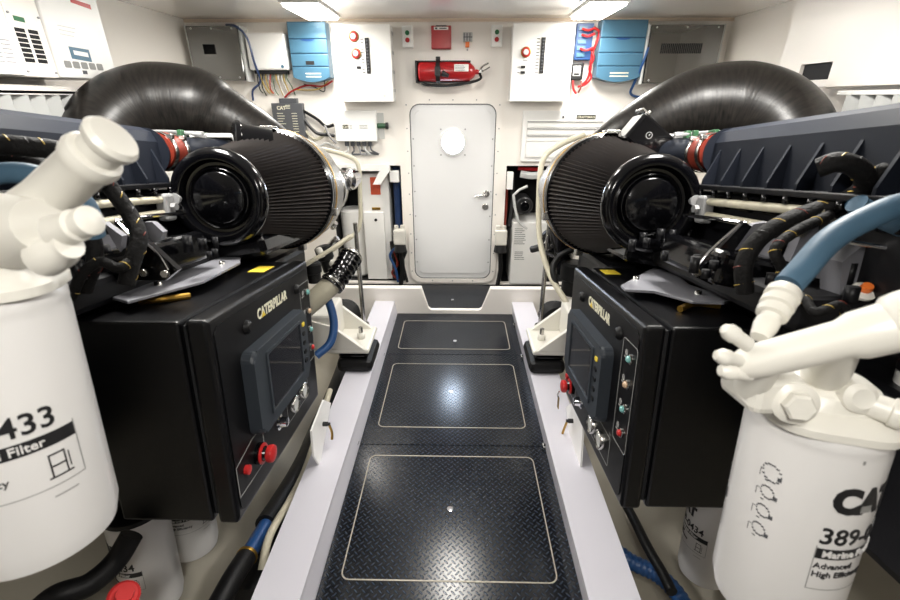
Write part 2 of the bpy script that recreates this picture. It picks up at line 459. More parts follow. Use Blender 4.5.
# ============================================================ WALKWAY PLATES
yA, yB, yC = 1.622, 2.435, 3.025
def floor_plate(y0, y1, trim, latch, label, x0=-0.434, x1=0.434, z=0.0):
    t = thing('floor_plate', label, 'floor plate', ((x0 + x1) / 2, (y0 + y1) / 2, z - 0.012), 'diamond tread plates of the walkway')
    MB().box((x0, y0, z - 0.012), (x1, y1, z), 0.0015).build('tread_sheet', 'tread', t)
    if trim:
        tx0, ty0, tx1, ty1 = trim
        MB().frame(rrect(tx0, ty0, tx1, ty1, 0.03), rrect(tx0 + .0045, ty0 + .0045, tx1 - .0045, ty1 - .0045, 0.0265), 0.0015, Matrix.Translation((0, 0, z))).build('inlay_line', 'inlay', t)
    if latch:
        MB().lathe([(0, 0), (0.013, 0), (0.012, 0.003), (0, 0.004)], Matrix.Translation((latch[0], latch[1], z)), 20, caps=False).build('latch', 'chrome', t)
    return t
floor_plate(0.2, yA - 0.002, (-0.371, 0.973, 0.367, 1.552), (-0.003, 1.265), 'largest black diamond tread floor plate, nearest the foreground on the walkway')
floor_plate(yA + 0.002, yB - 0.002, (-0.372, 1.742, 0.364, 2.324), (-0.012, 2.038), 'middle black diamond tread floor plate carrying the bright reflected glare of the porthole')
floor_plate(yB + 0.002, yC, (-0.368, 2.50, 0.366, 2.903), (0.005, 2.608), 'shallow black diamond tread floor plate just before the white notched coaming')
floor_plate(3.085, 3.60, None, (-0.02, 3.28), 'small dark tread plate between the white notched coaming and the door', -0.30, 0.30, 0.0)

for (x, y, w_) in ((-.447, 1.61, 'left of the seam between the near and middle plates'), (-.447, 2.40, 'left of the seam between the middle and far plates'), (-.447, 2.86, 'left of the far plate'),
                   (.430, 1.61, 'right of the seam between the near and middle plates'), (.430, 2.40, 'right of the seam between the middle and far plates'), (.430, 2.83, 'right of the far plate')):
    t = thing('hold_down_clip', 'small steel clip ' + w_, 'clip', (x, y, .01), 'steel clips holding the floor plates')
    MB().box((x - .010, y - .016, .002), (x + .010, y + .016, .020), .003).build('clip_body', 'steel', t)
    MB().cyl((x, y, .019), (x, y, .024), .006, n=10).build('screw', 'ink', t)

# ============================================================ CEILING LAMPS
names = ['bright white ceiling lamp above the left blue inverter', 'bright white ceiling lamp above the right blue inverter',
         'ceiling lamp over the left engine', 'ceiling lamp over the right engine', 'unseen ceiling lamp added behind the camera', 'ceiling lamp above the middle walkway']
for (lx, ly, pw), nm in zip(LAMPS, names):
    t = thing('ceiling_lamp', nm, 'lamp', (lx, ly, 1.99), 'ceiling lamps')
    MB().box((lx - 0.115, ly - 0.26, 1.975), (lx + 0.115, ly + 0.26, 1.99), 0.005).build('housing', 'wpaint', t)
    MB().box((lx - 0.10, ly - 0.245, 1.958), (lx + 0.10, ly + 0.245, 1.976), 0.008).build('diffuser', 'tube', t)

# ============================================================ BACK WALL EQUIPMENT
def wbox(a, b, y0, y1, bev=0.004, mb=None):
    """box from (x,z) a to (x,z) b between depths y0 and y1 in front of the wall"""
    mb = mb or MB(); return mb.box((a[0], WALL - y1, a[1]), (b[0], WALL - y0, b[1]), bev)
def wtext(mb, s, size, x, z, depth, bold=0.0, center=False, sx=1.0): return mb.text(s, size, frame((x, WALL - depth, z), (1, 0, 0), (0, 0, 1)), bold=bold, center=center, sx=sx)

# mirror-like battery chargers at both ends
def charger(x0, x1, z0, z1, label, fins):
    t = thing('battery_charger', label, 'battery charger', ((x0 + x1) / 2, WALL, z0))
    wbox((x0, z0), (x1, z1), 0, 0.13, 0.006).build('case', 'dsteel', t)
    mb = MB(); fx0, fx1 = (x0 + .09, x1 - .12) if fins else (x0 + .10, x1 - .18)
    n = 22
    for i in range(n):
        x = fx0 + (fx1 - fx0) * i / n
        mb.box((x, WALL - 0.134, z1 - 0.17), (x + 0.006, WALL - 0.130, z1 - 0.11), 0)
    mb.build('vent', 'liner', t)
    wbox((x0 - 0.012, z0 - 0.006), (x0, z1 + 0.006), 0, 0.12, 0.002).build('side_flange', 'lgrey', t)
    wbox((x1, z0 - 0.006), (x1 + 0.012, z1 + 0.006), 0, 0.12, 0.002).build('side_flange', 'lgrey', t)
    mb = MB()
    for x in (x0 + .04, (x0 + x1) / 2, x1 - .04):
        for z in (z0 + .02, z1 - .015): mb.cyl((x, WALL - .13, z), (x, WALL - .134, z), 0.006, n=8)
    build_each(mb, 'screw', 'lgrey', t)
    return t
charger(-1.86, -1.50, 1.60, 1.935, 'mirror-finish steel battery charger at the far left of the back wall', False)
charger(1.31, 1.80, 1.58, 1.935, 'mirror-finish steel battery charger at the far right of the back wall', True)

# white inverter with wiring
t = thing('power_supply', 'small white power supply box between the left steel charger and the left blue inverter', 'power supply', (-1.32, WALL, 1.66))
wbox((-1.475, 1.668), (-1.195, 1.90), 0, 0.10, 0.012).build('case', 'wpaint', t)
mb = MB(); mb.cyl((-1.235, WALL - .10, 1.69), (-1.235, WALL - .1015, 1.69), 0.011, n=16); mb.build('badge', 'blue', t)
mb = MB(); wbox((-1.45, 1.645), (-1.22, 1.668), 0.02, 0.08, 0.002, mb); mb.build('terminal_strip', 'liner', t)
def wires(name, label, specs, cat='wires', group=None):
    t = thing(name, label, cat, (specs[0][0][0][0], WALL, specs[0][0][0][2]))
    for pts, r, m in specs: MB().tube(pts, r, n=6, res=6).build('wire', m, t)
    return t
sp = []
for i in range(12):
    x = -1.44 + i * 0.019; e = random.uniform(-0.03, 0.03)
    sp.append(([(x, WALL - .05, 1.655), (x + e * .3, WALL - .06, 1.61), (x + e, WALL - .03, 1.56 + random.uniform(-.02, .02)), (x + e + .015, WALL - .015, 1.50 + random.uniform(0, .03))], 0.004, random.choice(['wpaint', 'liner', 'redp', 'wire_y', 'wire_g', 'lgrey', 'lgrey', 'red'])))
wires('wire_bundle', 'loose multicoloured wires hanging under the small white power supply box', sp)
wires('battery_cable', 'red and black cables looping from under the left blue inverter', [
    ([(-0.90, WALL - .05, 1.60), (-0.98, WALL - .05, 1.565), (-1.10, WALL - .04, 1.57), (-1.22, WALL - .03, 1.53), (-1.28, WALL - .02, 1.49)], 0.006, 'red'),
    ([(-0.93, WALL - .05, 1.60), (-1.0, WALL - .05, 1.55), (-1.09, WALL - .04, 1.54), (-1.2, WALL - .03, 1.545)], 0.004, 'wire_y'),
    ([(-0.96, WALL - .05, 1.60), (-0.97, WALL - .05, 1.53), (-1.04, WALL - .04, 1.56), (-1.12, WALL - .03, 1.58)], 0.004, 'liner')])
wires('cable', 'dark blue cable curving around the left steel charger to the duct', [
    ([(-1.62, WALL - .02, 1.955), (-1.50, WALL - .14, 1.93), (-1.44, WALL - .135, 1.86), (-1.425, WALL - .12, 1.72), (-1.43, WALL - .05, 1.60), (-1.50, WALL - .04, 1.54), (-1.52, WALL - .02, 1.47)], 0.008, 'navy')], 'cable')

# blue inverters
def inverter(x0, x1, z0, z1, label, badge):
    t = thing('inverter', label, 'inverter', ((x0 + x1) / 2, WALL, z0), 'blue inverters on the back wall')
    c = (x0 + x1) / 2; h = z1 - z0
    # four stacked cover sections with an arched bottom edge
    cuts = [z1, z1 - h * .28, z1 - h * .52, z1 - h * .74]
    for k, (a, b) in enumerate(zip(cuts, cuts[1:] + [None])):
        if b is not None:
            mb = MB(); mb.prism([(x0, b + .0025), (x1, b + .0025), (x1, a), (x0, a)], 0.11, wf(), bev=0.006)
        else:
            pl = [(x1, a), (x0, a), (x0, z0 + .03)] + [(x0 + (x1 - x0) * i / 8, z0 + .03 - .03 * math.sin(PI * i / 8)) for i in range(1, 8)] + [(x1, z0 + .03)]
            mb = MB(); mb.prism(pl, 0.11, wf(), bev=0.006)
        mb.build('cover_section', 'blue', t)
    MB().box((x0 + .004, WALL - .10, z0 + .04), (x1 - .004, WALL, z1 - .004)).build('chassis', 'dblue', t)
    mb = MB(); mb.prism([(c + .05 * math.cos(PI + PI * i / 8), cuts[1] + .014 * math.sin(PI + PI * i / 8)) for i in range(9)], 0.002, wf(0.1095)); mb.build('grip', 'dblue', t)
    mb = MB()
    if badge:
        wbox((c - .03, cuts[2] - .068), (c + .03, cuts[2] - .045), .1095, .112, 0, mb)
    mb.build('badge', 'ink', t) if badge else mb.bm.free()
    mb = MB()
    for k in range(2): wbox((c - .06 + .02 * badge, cuts[3] - .045 - .02 * k), (c + .07, cuts[3] - .038 - .02 * k), .1095, .1105, 0, mb)
    mb.build('print', 'wink', t)
    wbox((c - .03, z1), (c + .03, z1 + .012), .0, .03, .002).build('hook', 'lgrey', t)
inverter(-1.165, -0.90, 1.59, 1.962, 'blue four-section inverter left of the white breaker cabinet with two red dials', 1)
inverter(0.985, 1.295, 1.59, 1.968, 'blue four-section inverter between the red-cabled fuse block and the steel charger', 0)

# breaker cabinets
def cabinet(x0, x1, z0, z1, label, dials, strip, sw, mir):
    t = thing('breaker_cabinet', label, 'cabinet', ((x0 + x1) / 2, WALL, z0))
    wbox((x0, z0), (x1, z1), 0, 0.14, 0.004).build('box', 'wpaint', t)
    wbox((x0 - .004, z0 - .004), (x1 + .004, z1 + .002), 0.14, 0.155, 0.004).build('door', 'wpaint', t)
    for (x, z) in dials:
        a = align((x, WALL - .155, z), (0, -1, 0))
        g = MB().lathe([(0.034, 0), (0.034, 0.008), (0.027, 0.012), (0.024, 0.006), (0.024, 0)], a, 28, caps=False).build('dial', 'brass', t)
        MB().lathe([(0.029, 0), (0.029, 0.012), (0.018, 0.013)], a, 28, caps=False).build('red_ring', 'redp', g)
        MB().lathe([(0.018, 0), (0.017, 0.022), (0, 0.024)], a, 20, caps=False).build('knob', 'wpaint', g)
        mb = MB(); wbox((x - .016, z - .052), (x + .016, z - .046), .155, .156, 0, mb); mb.build('caption', 'gink', t)
    sx, sz0, sz1 = strip
    mb = MB(); wbox((sx - .014, sz0), (sx + .014, sz1), .155, .162, .001, mb); mb.build('breaker_strip', 'ink', t)
    mb = MB(); n = 11; s_ = sx - .034
    for k in range(n):
        z = sz0 + .008 + (sz1 - sz0 - .016) * k / (n - 1)
        wbox((s_ - .011, z - .0025), (s_ + .010, z + .0025), .155, .1565, 0, mb)
    mb.build('breaker_captions', 'ink', t)
    mb = MB()
    for k in range(n - 1):
        z = sz0 + .008 + (sz1 - sz0 - .016) * (k + .5) / (n - 1)
        wbox((sx - .006, z - .004), (sx + .006, z + .004), .161, .167, .001, mb)
    build_each(mb, 'breaker_toggle', 'dgrey', t)
    for (x, z) in sw:
        mb = MB(); wbox((x - .015, z - .008), (x + .015, z + .008), .155, .163, .001, mb); mb.build('rocker_switch', 'ink', t)
        mb = MB(); wbox((x - .038, z - .003), (x - .022, z + .003), .155, .156, 0, mb); mb.build('caption', 'gink', t)
    mb = MB(); xx = (x1 - .06); mb.lathe([(0.010, 0), (0.010, 0.001)], align((xx, WALL - .155, z0 + .035), (0, -1, 0)), 20); wbox((xx - .022, z0 + .033), (xx + .022, z0 + .037), .155, .1562, 0, mb); mb.build('maker_mark', 'lgrey', t)
    mb = MB(); 
    for k in range(4): wbox((x1 + .003, z0 + .06 + k * .12), (x1 + .006, z0 + .08 + k * .12), .03, .12, 0, mb)
    mb.build('hinge', 'lgrey', t)
    return t
cabinet(-0.842, -0.452, 1.465, 1.938, 'white breaker cabinet with two red-ringed dials, left of the door', [(-0.70, 1.868), (-0.692, 1.765)], (-0.612, 1.642, 1.86), [(-0.68, 1.68)], 0)
cabinet(0.385, 0.795, 1.468, 1.942, 'white breaker cabinet with one red-ringed dial, right of the door', [(0.475, 1.772)], (0.59, 1.642, 1.86), [(0.462, 1.682), (0.462, 1.648)], 1)

# push button stations
def button_box(x0, x1, z0, z1, label):
    t = thing('push_button_station', label, 'switch', ((x0 + x1) / 2, WALL, z0), 'green and red push button stations')
    wbox((x0, z0), (x1, z1), 0, 0.055, 0.005).build('box', 'wpaint', t)
    c = (x0 + x1) / 2; h = z1 - z0
    MB().cyl((c, WALL - .055, z0 + h * .66), (c, WALL - .068, z0 + h * .66), 0.015, bev=.003).build('green_button', 'green', t)
    MB().cyl((c, WALL - .055, z0 + h * .33), (c, WALL - .068, z0 + h * .33), 0.015, bev=.003).build('red_button', 'red', t)
button_box(-0.382, -0.306, 1.812, 1.945, 'white push button station with green and red buttons, left of the fire alarm box')
button_box(0.242, 0.318, 1.815, 1.948, 'white push button station with green and red buttons, right beside the one-dial cabinet')
t = thing('fire_alarm_box', 'square red fire alarm box above the extinguisher', 'alarm', (-0.105, WALL, 1.80))
wbox((-0.178, 1.802), (-0.038, 1.945), 0, .05, .006).build('case', 'red', t)
wbox((-0.158, 1.918), (-0.058, 1.936), .05, .052, 0).build('label_strip', 'wpaint', t)
mb = MB(); wbox((-0.145, 1.938), (-0.07, 1.946), .05, .051, 0, mb); wbox((-0.15, 1.922), (-0.135, 1.932), .052, .0525, 0, mb); wbox((-0.12, 1.924), (-0.07, 1.930), .052, .0525, 0, mb); mb.build('print', 'ink', t)
t = thing('heat_detector', 'small clear heat detector to the right of the red alarm box', 'detector', (0.075, WALL, 1.78))
wbox((0.045, 1.848), (0.112, 1.905), 0, .04, .004).build('housing', 'lgrey', t)
mb = MB()
for k in range(3): wbox((0.05 + k * .02, 1.852), (0.056 + k * .02, 1.90), .04, .044, 0, mb)
wbox((0.047, 1.873), (0.11, 1.878), .04, .045, 0, mb); mb.build('fins', 'dgrey', t)
wbox((0.062, 1.815), (0.09, 1.848), 0, .03, .003).build('connector', 'orange', t)
MB().cyl((0.077, WALL, 1.80), (0.077, WALL - .02, 1.80), .006, n=10).build('screw', 'grey', t)

# fire extinguisher lying in its bracket
t = thing('fire_extinguisher', 'red fire extinguisher lying sideways in a bracket above the door', 'fire extinguisher', (-0.03, WALL, 1.58))
ez, ey = 1.655, WALL - .09
mb = MB(); mb.lathe([(0, 0), (.055, .002), (.066, .014), (.066, .33), (.058, .365), (.035, .395), (.016, .405), (.016, .43), (0, .43)], align((-0.27, ey, ez), (1, 0, 0)), 32, caps=False); mb.build('cylinder', 'red', t)
mb = MB(); mb.box((-0.015, ey - .069, ez - .0), (0.085, ey - .062, ez + .045), .002); mb.build('label', 'wpaint', t)
mb = MB()
for k in range(4): mb.box((-0.008, ey - .0705, ez + .006 + k * .009), (0.06 - .008 * (k % 2), ey - .069, ez + .009 + k * .009))
mb.build('print', 'gink', t)
mb = MB(); mb.box((0.155, ey - .012, ez - .014), (0.185, ey + .012, ez + .016), .003); mb.tube([(0.17, ey, ez + .012), (0.185, ey - .02, ez + .035), (0.225, ey - .02, ez + .055)], .006, n=8); mb.tube([(0.17, ey, ez), (0.20, ey - .02, ez + .01), (0.235, ey - .02, ez + .03)], .005, n=8); mb.build('valve', 'steel', t)
MB().tube([(0.165, ey - .01, ez - .01), (0.17, ey - .04, ez - .045), (0.09, ey - .06, ez - .07), (-0.05, ey - .05, ez - .088), (-0.2, ey - .045, ez - .085), (-0.245, ey - .03, ez - .07)], .009, n=8).build('hose', 'rubber', t)
mb = MB(); mb.lathe([(.0, .0), (.02, .0), (.012, .05), (0, .05)], align((-0.10, ey - .068, ez - .01), (0.9, -.1, -.35)), 12, caps=False); mb.build('nozzle', 'ink', t)
mb = MB()
for z in (ez + .066, ez - .066): mb.box((-0.285, ey - .03, z - .004), (0.10, ey + .03, z + .004), .002)
mb.box((-0.29, ey - .04, ez - .07), (-0.277, WALL, ez + .07), .002); mb.box((-0.29, WALL - .015, ez - .07), (0.1, WALL, ez + .07), .002)
mb.build('bracket', 'ink', t)
mb = MB(); mb.frame([(.076 * math.cos(a), .076 * math.sin(a)) for a in [2 * PI * i / 28 for i in range(28)]], [(.0668 * math.cos(a), .0668 * math.sin(a)) for a in [2 * PI * i / 28 for i in range(28)]], .03, frame((-0.145, ey, ez), (0, 1, 0), (0, 0, 1)))
mb.box((-.15, ey - .082, ez - .03), (-.11, ey - .068, ez + .03), .003); mb.cyl((-.13, ey, ez + .074), (-.13, ey, ez + .096), .016); mb.build('strap', 'ink', t)

# fuse block with red jumpers, isolator below
t = thing('fuse_block', 'narrow blue fuse block with red jumper wires beside the right cabinet', 'fuse block', (0.875, WALL, 1.73))
wbox((0.83, 1.732), (0.945, 1.955), 0, .06, .004).build('base', 'dblue', t)
mb = MB()
for k in range(5): wbox((0.842, 1.75 + k * .04), (0.90, 1.775 + k * .04), .06, .068, .002, mb)
build_each(mb, 'fuse', 'blue', t)
for z in (1.92, 1.885, 1.80):
    MB().tube([(0.865, WALL - .07, z), (0.90, WALL - .095, z - .012), (0.95, WALL - .08, z + .004)], .0075, n=8).build('jumper', 'redp', t)
wires('battery_cable', 'twisted red cables running down beside the narrow blue fuse block', [
    ([(0.945, WALL - .07, 1.925), (0.985, WALL - .06, 1.90), (0.975, WALL - .06, 1.84), (0.955, WALL - .05, 1.76), (0.955, WALL - .05, 1.66), (0.935, WALL - .05, 1.60), (0.895, WALL - .05, 1.56)], .009, 'redp'),
    ([(0.94, WALL - .06, 1.80), (0.965, WALL - .07, 1.74), (0.945, WALL - .06, 1.68), (0.965, WALL - .06, 1.62), (0.93, WALL - .05, 1.575), (0.88, WALL - .05, 1.56)], .007, 'red'),
    ([(0.84, WALL - .05, 1.60), (0.845, WALL - .06, 1.55), (0.87, WALL - .06, 1.515)], .008, 'redp'), ([(0.90, WALL - .05, 1.60), (0.90, WALL - .06, 1.56), (0.885, WALL - .06, 1.52)], .006, 'sred')], 'cable')
t = thing('battery_isolator', 'small black battery isolator with a pale label under the blue fuse block', 'battery isolator', (0.86, WALL, 1.60))
wbox((0.81, 1.605), (0.905, 1.715), 0, .06, .006).build('case', 'ink', t)
wbox((0.832, 1.63), (0.885, 1.695), .06, .062, .001).build('label_plate', 'lgrey', t)
mb = MB(); wbox((0.84, 1.635), (0.877, 1.648), .062, .063, 0, mb); mb.build('print', 'ink', t)

# grey control module and white junction box with CAT badges
t = thing('control_module', 'dark grey electronic module with white print above the left air filter', 'control module', (-1.245, WALL, 1.2))
mb = MB(); wbox((-1.375, 1.20), (-1.145, 1.452), 0, .06, .005, mb); wbox((-1.315, 1.452), (-1.185, 1.485), 0, .05, .003, mb); mb.build('case', 'dgrey', t)
mb = MB(); wtext(mb, 'CAT', .034, -1.335, 1.408, .061, .03)
for k in range(3): wbox((-1.27 + .0, 1.415 + .01 * k), (-1.235, 1.419 + .01 * k), .06, .061, 0, mb)
for k in range(8): wbox((-1.34, 1.38 - .018 * k), (-1.34 + random.uniform(.03, .06), 1.384 - .018 * k), .06, .061, 0, mb); wbox((-1.23, 1.38 - .018 * k), (-1.19, 1.384 - .018 * k), .06, .061, 0, mb)
mb.build('print', 'wink', t)
t = thing('junction_box', 'white junction box with a black and white badge below the two-dial cabinet', 'junction box', (-0.74, WALL, 1.18))
wbox((-0.912, 1.185), (-0.598, 1.402), 0, .075, .006).build('case', 'wpaint', t)
mb = MB(); wbox((-0.93, 1.20), (-0.55, 1.385), 0, .012, .003, mb); mb.build('mounting_plate', 'lgrey', t)
mb = MB(); wbox((-0.852, 1.276), (-0.808, 1.304), .075, .0762, 0, mb); mb.build('badge', 'ink', t)
mb = MB(); wtext(mb, 'CAT', .022, -0.849, 1.282, .0768, .02); mb.build('badge_lettering', 'wink', t)
mb = MB()
for k in range(3): wbox((-0.80, 1.277 + .01 * k), (-0.78, 1.28 + .01 * k), .075, .0758, 0, mb); wbox((-0.725, 1.277 + .01 * k), (-0.665, 1.281 + .01 * k), .075, .0758, 0, mb)
mb.build('print', 'gink', t)
mb = MB()
for k in range(5): mb.cyl((-0.84 + .045 * k, WALL - .04, 1.187), (-0.84 + .045 * k, WALL - .04, 1.15), .016, n=10)
build_each(mb, 'cable_gland', 'dgrey', t)
MB().cyl((-0.60, WALL - .03, 1.295), (-0.535, WALL - .03, 1.295), .018, n=12).build('side_plug', 'wire_g', t)
MB().cyl((-0.535, WALL - .03, 1.295), (-0.515, WALL - .03, 1.295), .024, n=14).build('plug_cap', 'ink', t)
sp = []
for k in range(5):
    x = -0.84 + .045 * k
    sp.append(([(x, WALL - .04, 1.16), (x + .01, WALL - .05, 1.12), (x - .02 + .02 * k, WALL - .05, 1.09), (-0.62 - .03 * k, WALL - .03, 1.085 + .008 * k)], .007, ('lgrey', 'dgrey', 'grey', 'lgrey', 'dgrey')[k]))
wires('cable_loop', 'grey cables looping below the white junction box', sp, 'cable')
wires('wiring_loom', 'pale and dark cables between the grey module and the white junction box', [
    ([(-1.15, WALL - .03, 1.40), (-1.05, WALL - .03, 1.34), (-0.99, WALL - .03, 1.29), (-0.93, WALL - .03, 1.30)], .012, 'loom'),
    ([(-1.15, WALL - .03, 1.26), (-1.09, WALL - .04, 1.20), (-1.02, WALL - .04, 1.22), (-0.98, WALL - .04, 1.28)], .012, 'cream'),
    ([(-1.15, WALL - .03, 1.34), (-1.10, WALL - .05, 1.28), (-1.05, WALL - .05, 1.24), (-0.97, WALL - .04, 1.23), (-0.93, WALL - .03, 1.22)], .014, 'ink'),
    ([(-0.99, WALL - .06, 1.30), (-0.96, WALL - .06, 1.22), (-0.92, WALL - .04, 1.17)], .009, 'grey'),
    ([(-1.12, WALL - .02, 1.22), (-1.06, WALL - .03, 1.15), (-1.0, WALL - .03, 1.17), (-0.9, WALL - .03, 1.13)], .008, 'lgrey')], 'cables')

# tool chest built into the wall
t = thing('tool_chest', 'white wall drawer unit with horizontal grooves right of the door', 'tool chest', (0.85, WALL, 1.0))
wbox((0.50, 1.035), (1.20, 1.40), 0, .03, .004).build('body', 'wpaint', t)
for k, (z0, z1) in enumerate(((1.285, 1.33), (1.235, 1.28), (1.185, 1.23), (1.07, 1.18))):
    q = wbox((0.535, z0), (1.17, z1), .03, .04, .002).build('drawer', 'wpaint', t)
    if k < 3: wbox((0.535, z1 - .008), (1.10, z1 - .001), .04, .046, .001).build('drawer_pull', 'grey', q)
wbox((0.90, 1.343), (1.04, 1.372), .03, .033, 0).build('nameplate', 'ink', t)
mb = MB(); wtext(mb, 'CRAFTSMAN', .0225, 0.97, 1.3495, .0338, .015, True); mb.build('nameplate_lettering', 'wink', t)
MB().cyl((0.80, WALL - .03, 1.357), (0.80, WALL - .036, 1.357), .008, n=12).build('lock', 'dgrey', t)
wires('cable', 'blue cable hanging below the right steel charger', [
    ([(1.33, WALL - .12, 1.86), (1.30, WALL - .12, 1.72), (1.27, WALL - .08, 1.58), (1.27, WALL - .04, 1.52), (1.33, WALL - .03, 1.495), (1.45, WALL - .03, 1.50)], .009, 'dblue')], 'cable')

# ---- equipment inside the recesses beside the door
t = thing('battery_case', 'tall white cabinet with an orange-red stain inside the left recess', 'cabinet', (-0.68, WALL + .1, 0))
MB().box((-0.78, WALL + .06, 0.01), (-0.55, WALL + .40, 0.93), .01).build('case', 'wpaint', t)
MB().box((-0.775, WALL + .03, 0.02), (-0.60, WALL + .06, 0.62), .006).build('front_door', 'wpaint', t)
MB().box((-0.70, WALL + .052, 0.76), (-0.62, WALL + .06, 0.90), .003).build('warning_patch', 'rust', t)
MB().box((-0.70, WALL + .045, 0.635), (-0.63, WALL + .06, 0.655), .002).build('brown_strip', 'brass', t)
MB().cyl((-0.67, WALL + .032, 0.555), (-0.67, WALL + .022, 0.555), .012, n=12).build('keyhole', 'ink', t)
t = thing('water_tank', 'white rounded tank in the left recess behind the air filter', 'tank', (-0.9, WALL + .1, 0))
MB().cyl((-0.895, WALL + .20, 0.01), (-0.895, WALL + .20, 0.62), .11, n=28, bev=.02).build('shell', 'wpaint', t)
def strainer(x, label):
    t = thing('sea_strainer', label, 'strainer', (x, WALL - .05, 0.3), 'white strainers beside the door')
    MB().box((x - .05, WALL - .09, 0.37), (x + .05, WALL - .01, 0.50), .012).build('body', 'wcast', t)
    mb = MB()
    for k in (-.025, .025): mb.cyl((x + k, WALL - .05, 0.49), (x + k, WALL - .05, 0.53), .018, n=12)
    build_each(mb, 'cap', 'wcast', t)
    MB().cyl((x, WALL - .05, 0.37), (x, WALL - .05, 0.31), .045, .055, n=18).build('bowl', 'ink', t)
    MB().tube([(x, WALL - .05, 0.31), (x + .01, WALL - .05, 0.15), (x - .01, WALL - .06, 0.0)], .02, n=10, corr=.02).build('drain_hose', 'rubber', t)
strainer(-0.465, 'white twin-capped strainer left of the door')
strainer(0.375, 'white twin-capped strainer right of the door')
t = thing('breather_tube', 'tall dark cylinder standing in the left recess next to the door', 'tube', (-0.49, WALL + .12, 0.3))
MB().cyl((-0.49, WALL + .12, 0.42), (-0.49, WALL + .12, 0.97), .032, n=16, bev=.004).build('pipe', 'navy', t)
MB().box((-0.53, WALL - .01, 0.87), (-0.455, WALL + .04, 0.96), .006).build('top_bracket', 'wpaint', t)
wires('cable_tangle', 'blue and brown cables low in the left recess by the door', [
    ([(-0.50, WALL - .02, 0.34), (-0.56, WALL - .02, 0.26), (-0.52, WALL - .03, 0.15), (-0.5, WALL - .03, 0.02)], .012, 'bhose'),
    ([(-0.53, WALL - .02, 0.3), (-0.50, WALL - .02, 0.18), (-0.55, WALL - .03, 0.1), (-0.47, WALL - .03, 0.02)], .009, 'sred'),
    ([(-0.42, WALL - .02, 0.3), (-0.45, WALL - .03, 0.2), (-0.42, WALL - .03, 0.02)], .012, 'ink'),
    ([(-0.55, WALL + .05, 0.36), (-0.54, WALL + .05, 0.2), (-0.54, WALL + .03, 0.02)], .02, 'ink')], 'cables')
t = thing('heater_cabinet', 'white cabinet with printed notices in the right recess', 'cabinet', (0.6, WALL + .1, 0))
MB().box((0.47, WALL - .04, 0.01), (0.78, WALL + .30, 0.56), .008).build('case', 'wpaint', t)
mb = MB()
for k in range(9): mb.box((0.49, WALL - .0412, 0.50 - k * .016), (0.49 + random.uniform(.06, .10), WALL - .04, 0.506 - k * .016))
for k in range(5): mb.box((0.50, WALL - .0412, 0.30 - k * .016), (0.50 + random.uniform(.05, .085), WALL - .04, 0.306 - k * .016))
mb.build('notice_print', 'gink', t)
t = thing('pump', 'black round pump with a pale wire bracket in the right recess', 'pump', (0.56, WALL - .02, 0.6))
MB().cyl((0.55, WALL + .12, 0.70), (0.55, WALL - .08, 0.70), .07, n=24, bev=.01).build('motor', 'ink', t)
MB().cyl((0.55, WALL - .08, 0.70), (0.55, WALL - .10, 0.70), .04, n=20, bev=.004).build('hub', 'gblack', t)
mb = MB(); mb.tube([(0.50, WALL - .10, 0.60), (0.455, WALL - .10, 0.79), (0.56, WALL - .10, 0.86)], .011, n=8, res=2); mb.tube([(0.455, WALL - .10, 0.79), (0.50, WALL - .1, 0.59), (0.58, WALL - .1, 0.52)], .009, n=8, res=2); mb.build('bracket', 'lgrey', t)
t = thing('recess_light_box', 'small white box under the top corner of the right recess', 'box', (0.445, WALL, 0.86))
MB().box((0.405, WALL - .03, 0.82), (0.455, WALL + .02, 0.955), .006).build('case', 'wpaint', t)
wires('valve_pipes', 'grey and red pipe stubs crowded at the top of the right recess', [
    ([(0.52, WALL + .05, 0.93), (0.62, WALL + .03, 0.92), (0.74, WALL + .04, 0.94)], .03, 'lgrey'),
    ([(0.50, WALL + .08, 0.97), (0.66, WALL + .06, 0.965)], .015, 'red'),
    ([(0.41, WALL + .03, 0.86), (0.415, WALL + .03, 0.7), (0.41, WALL + .02, 0.52)], .012, 'sred'),
    ([(0.46, WALL + .1, 0.9), (0.47, WALL + .08, 0.7), (0.45, WALL + .05, 0.5)], .02, 'ink')], 'pipes')
# angled white stay over the left recess
t = thing('stay_bracket', 'white angled bracket above the left recess', 'bracket', (-0.66, WALL, 1.0))
mb = MB(); mb.prism([(-1.0, 1.015), (-0.52, 1.015), (-0.52, 0.965), (-0.60, 0.86), (-0.66, 0.86), (-0.60, 0.965), (-1.0, 0.965)], .05, wf(0.0)); mb.build('plate', 'wpaint', t)

# ============================================================ SIDE WALLS
# air conditioning cabinets, left
def ac_unit(y0, y1, x, z0, z1, label, vent):
    t = thing('air_handler', label, 'air conditioner', (x, (y0 + y1) / 2, z0))
    MB().box((x, y0, z0), (-1.85, y1, z1), .006).build('case', 'wpaint', t)
    return t
F = lambda x, y=0, z=0: frame((x, y, z), (0, 1, 0), (0, 0, 1))   # local x->Y, y->Z, faces +X
t = ac_unit(2.0, 2.33, -1.60, 1.56, 1.985, 'white cabinet with a blue and white badge at the upper left', 1)
mb = MB(); mb.prism([(2.083, 1.634), (2.192, 1.628), (2.192, 1.676), (2.083, 1.679)], .0012, F(-1.60)); mb.build('badge', 'blue', t)
mb = MB(); mb.prism([(2.10, 1.650), (2.178, 1.646), (2.178, 1.663), (2.10, 1.666)], .0012, F(-1.5985)); mb.build('badge_lettering', 'wpaint', t)
mb = MB()
for k in range(5): mb.prism(rrect(2.033 + .045 * k, 1.598, 2.069 + .045 * k, 1.624, .005, 2), .001, F(-1.60))
mb.build('icons', 'gink', t)
mb = MB(); mb.prism([(2.12, 1.578), (2.145, 1.578), (2.145, 1.592), (2.12, 1.592)], .001, F(-1.60)); mb.build('rating_plate', 'dgrey', t)
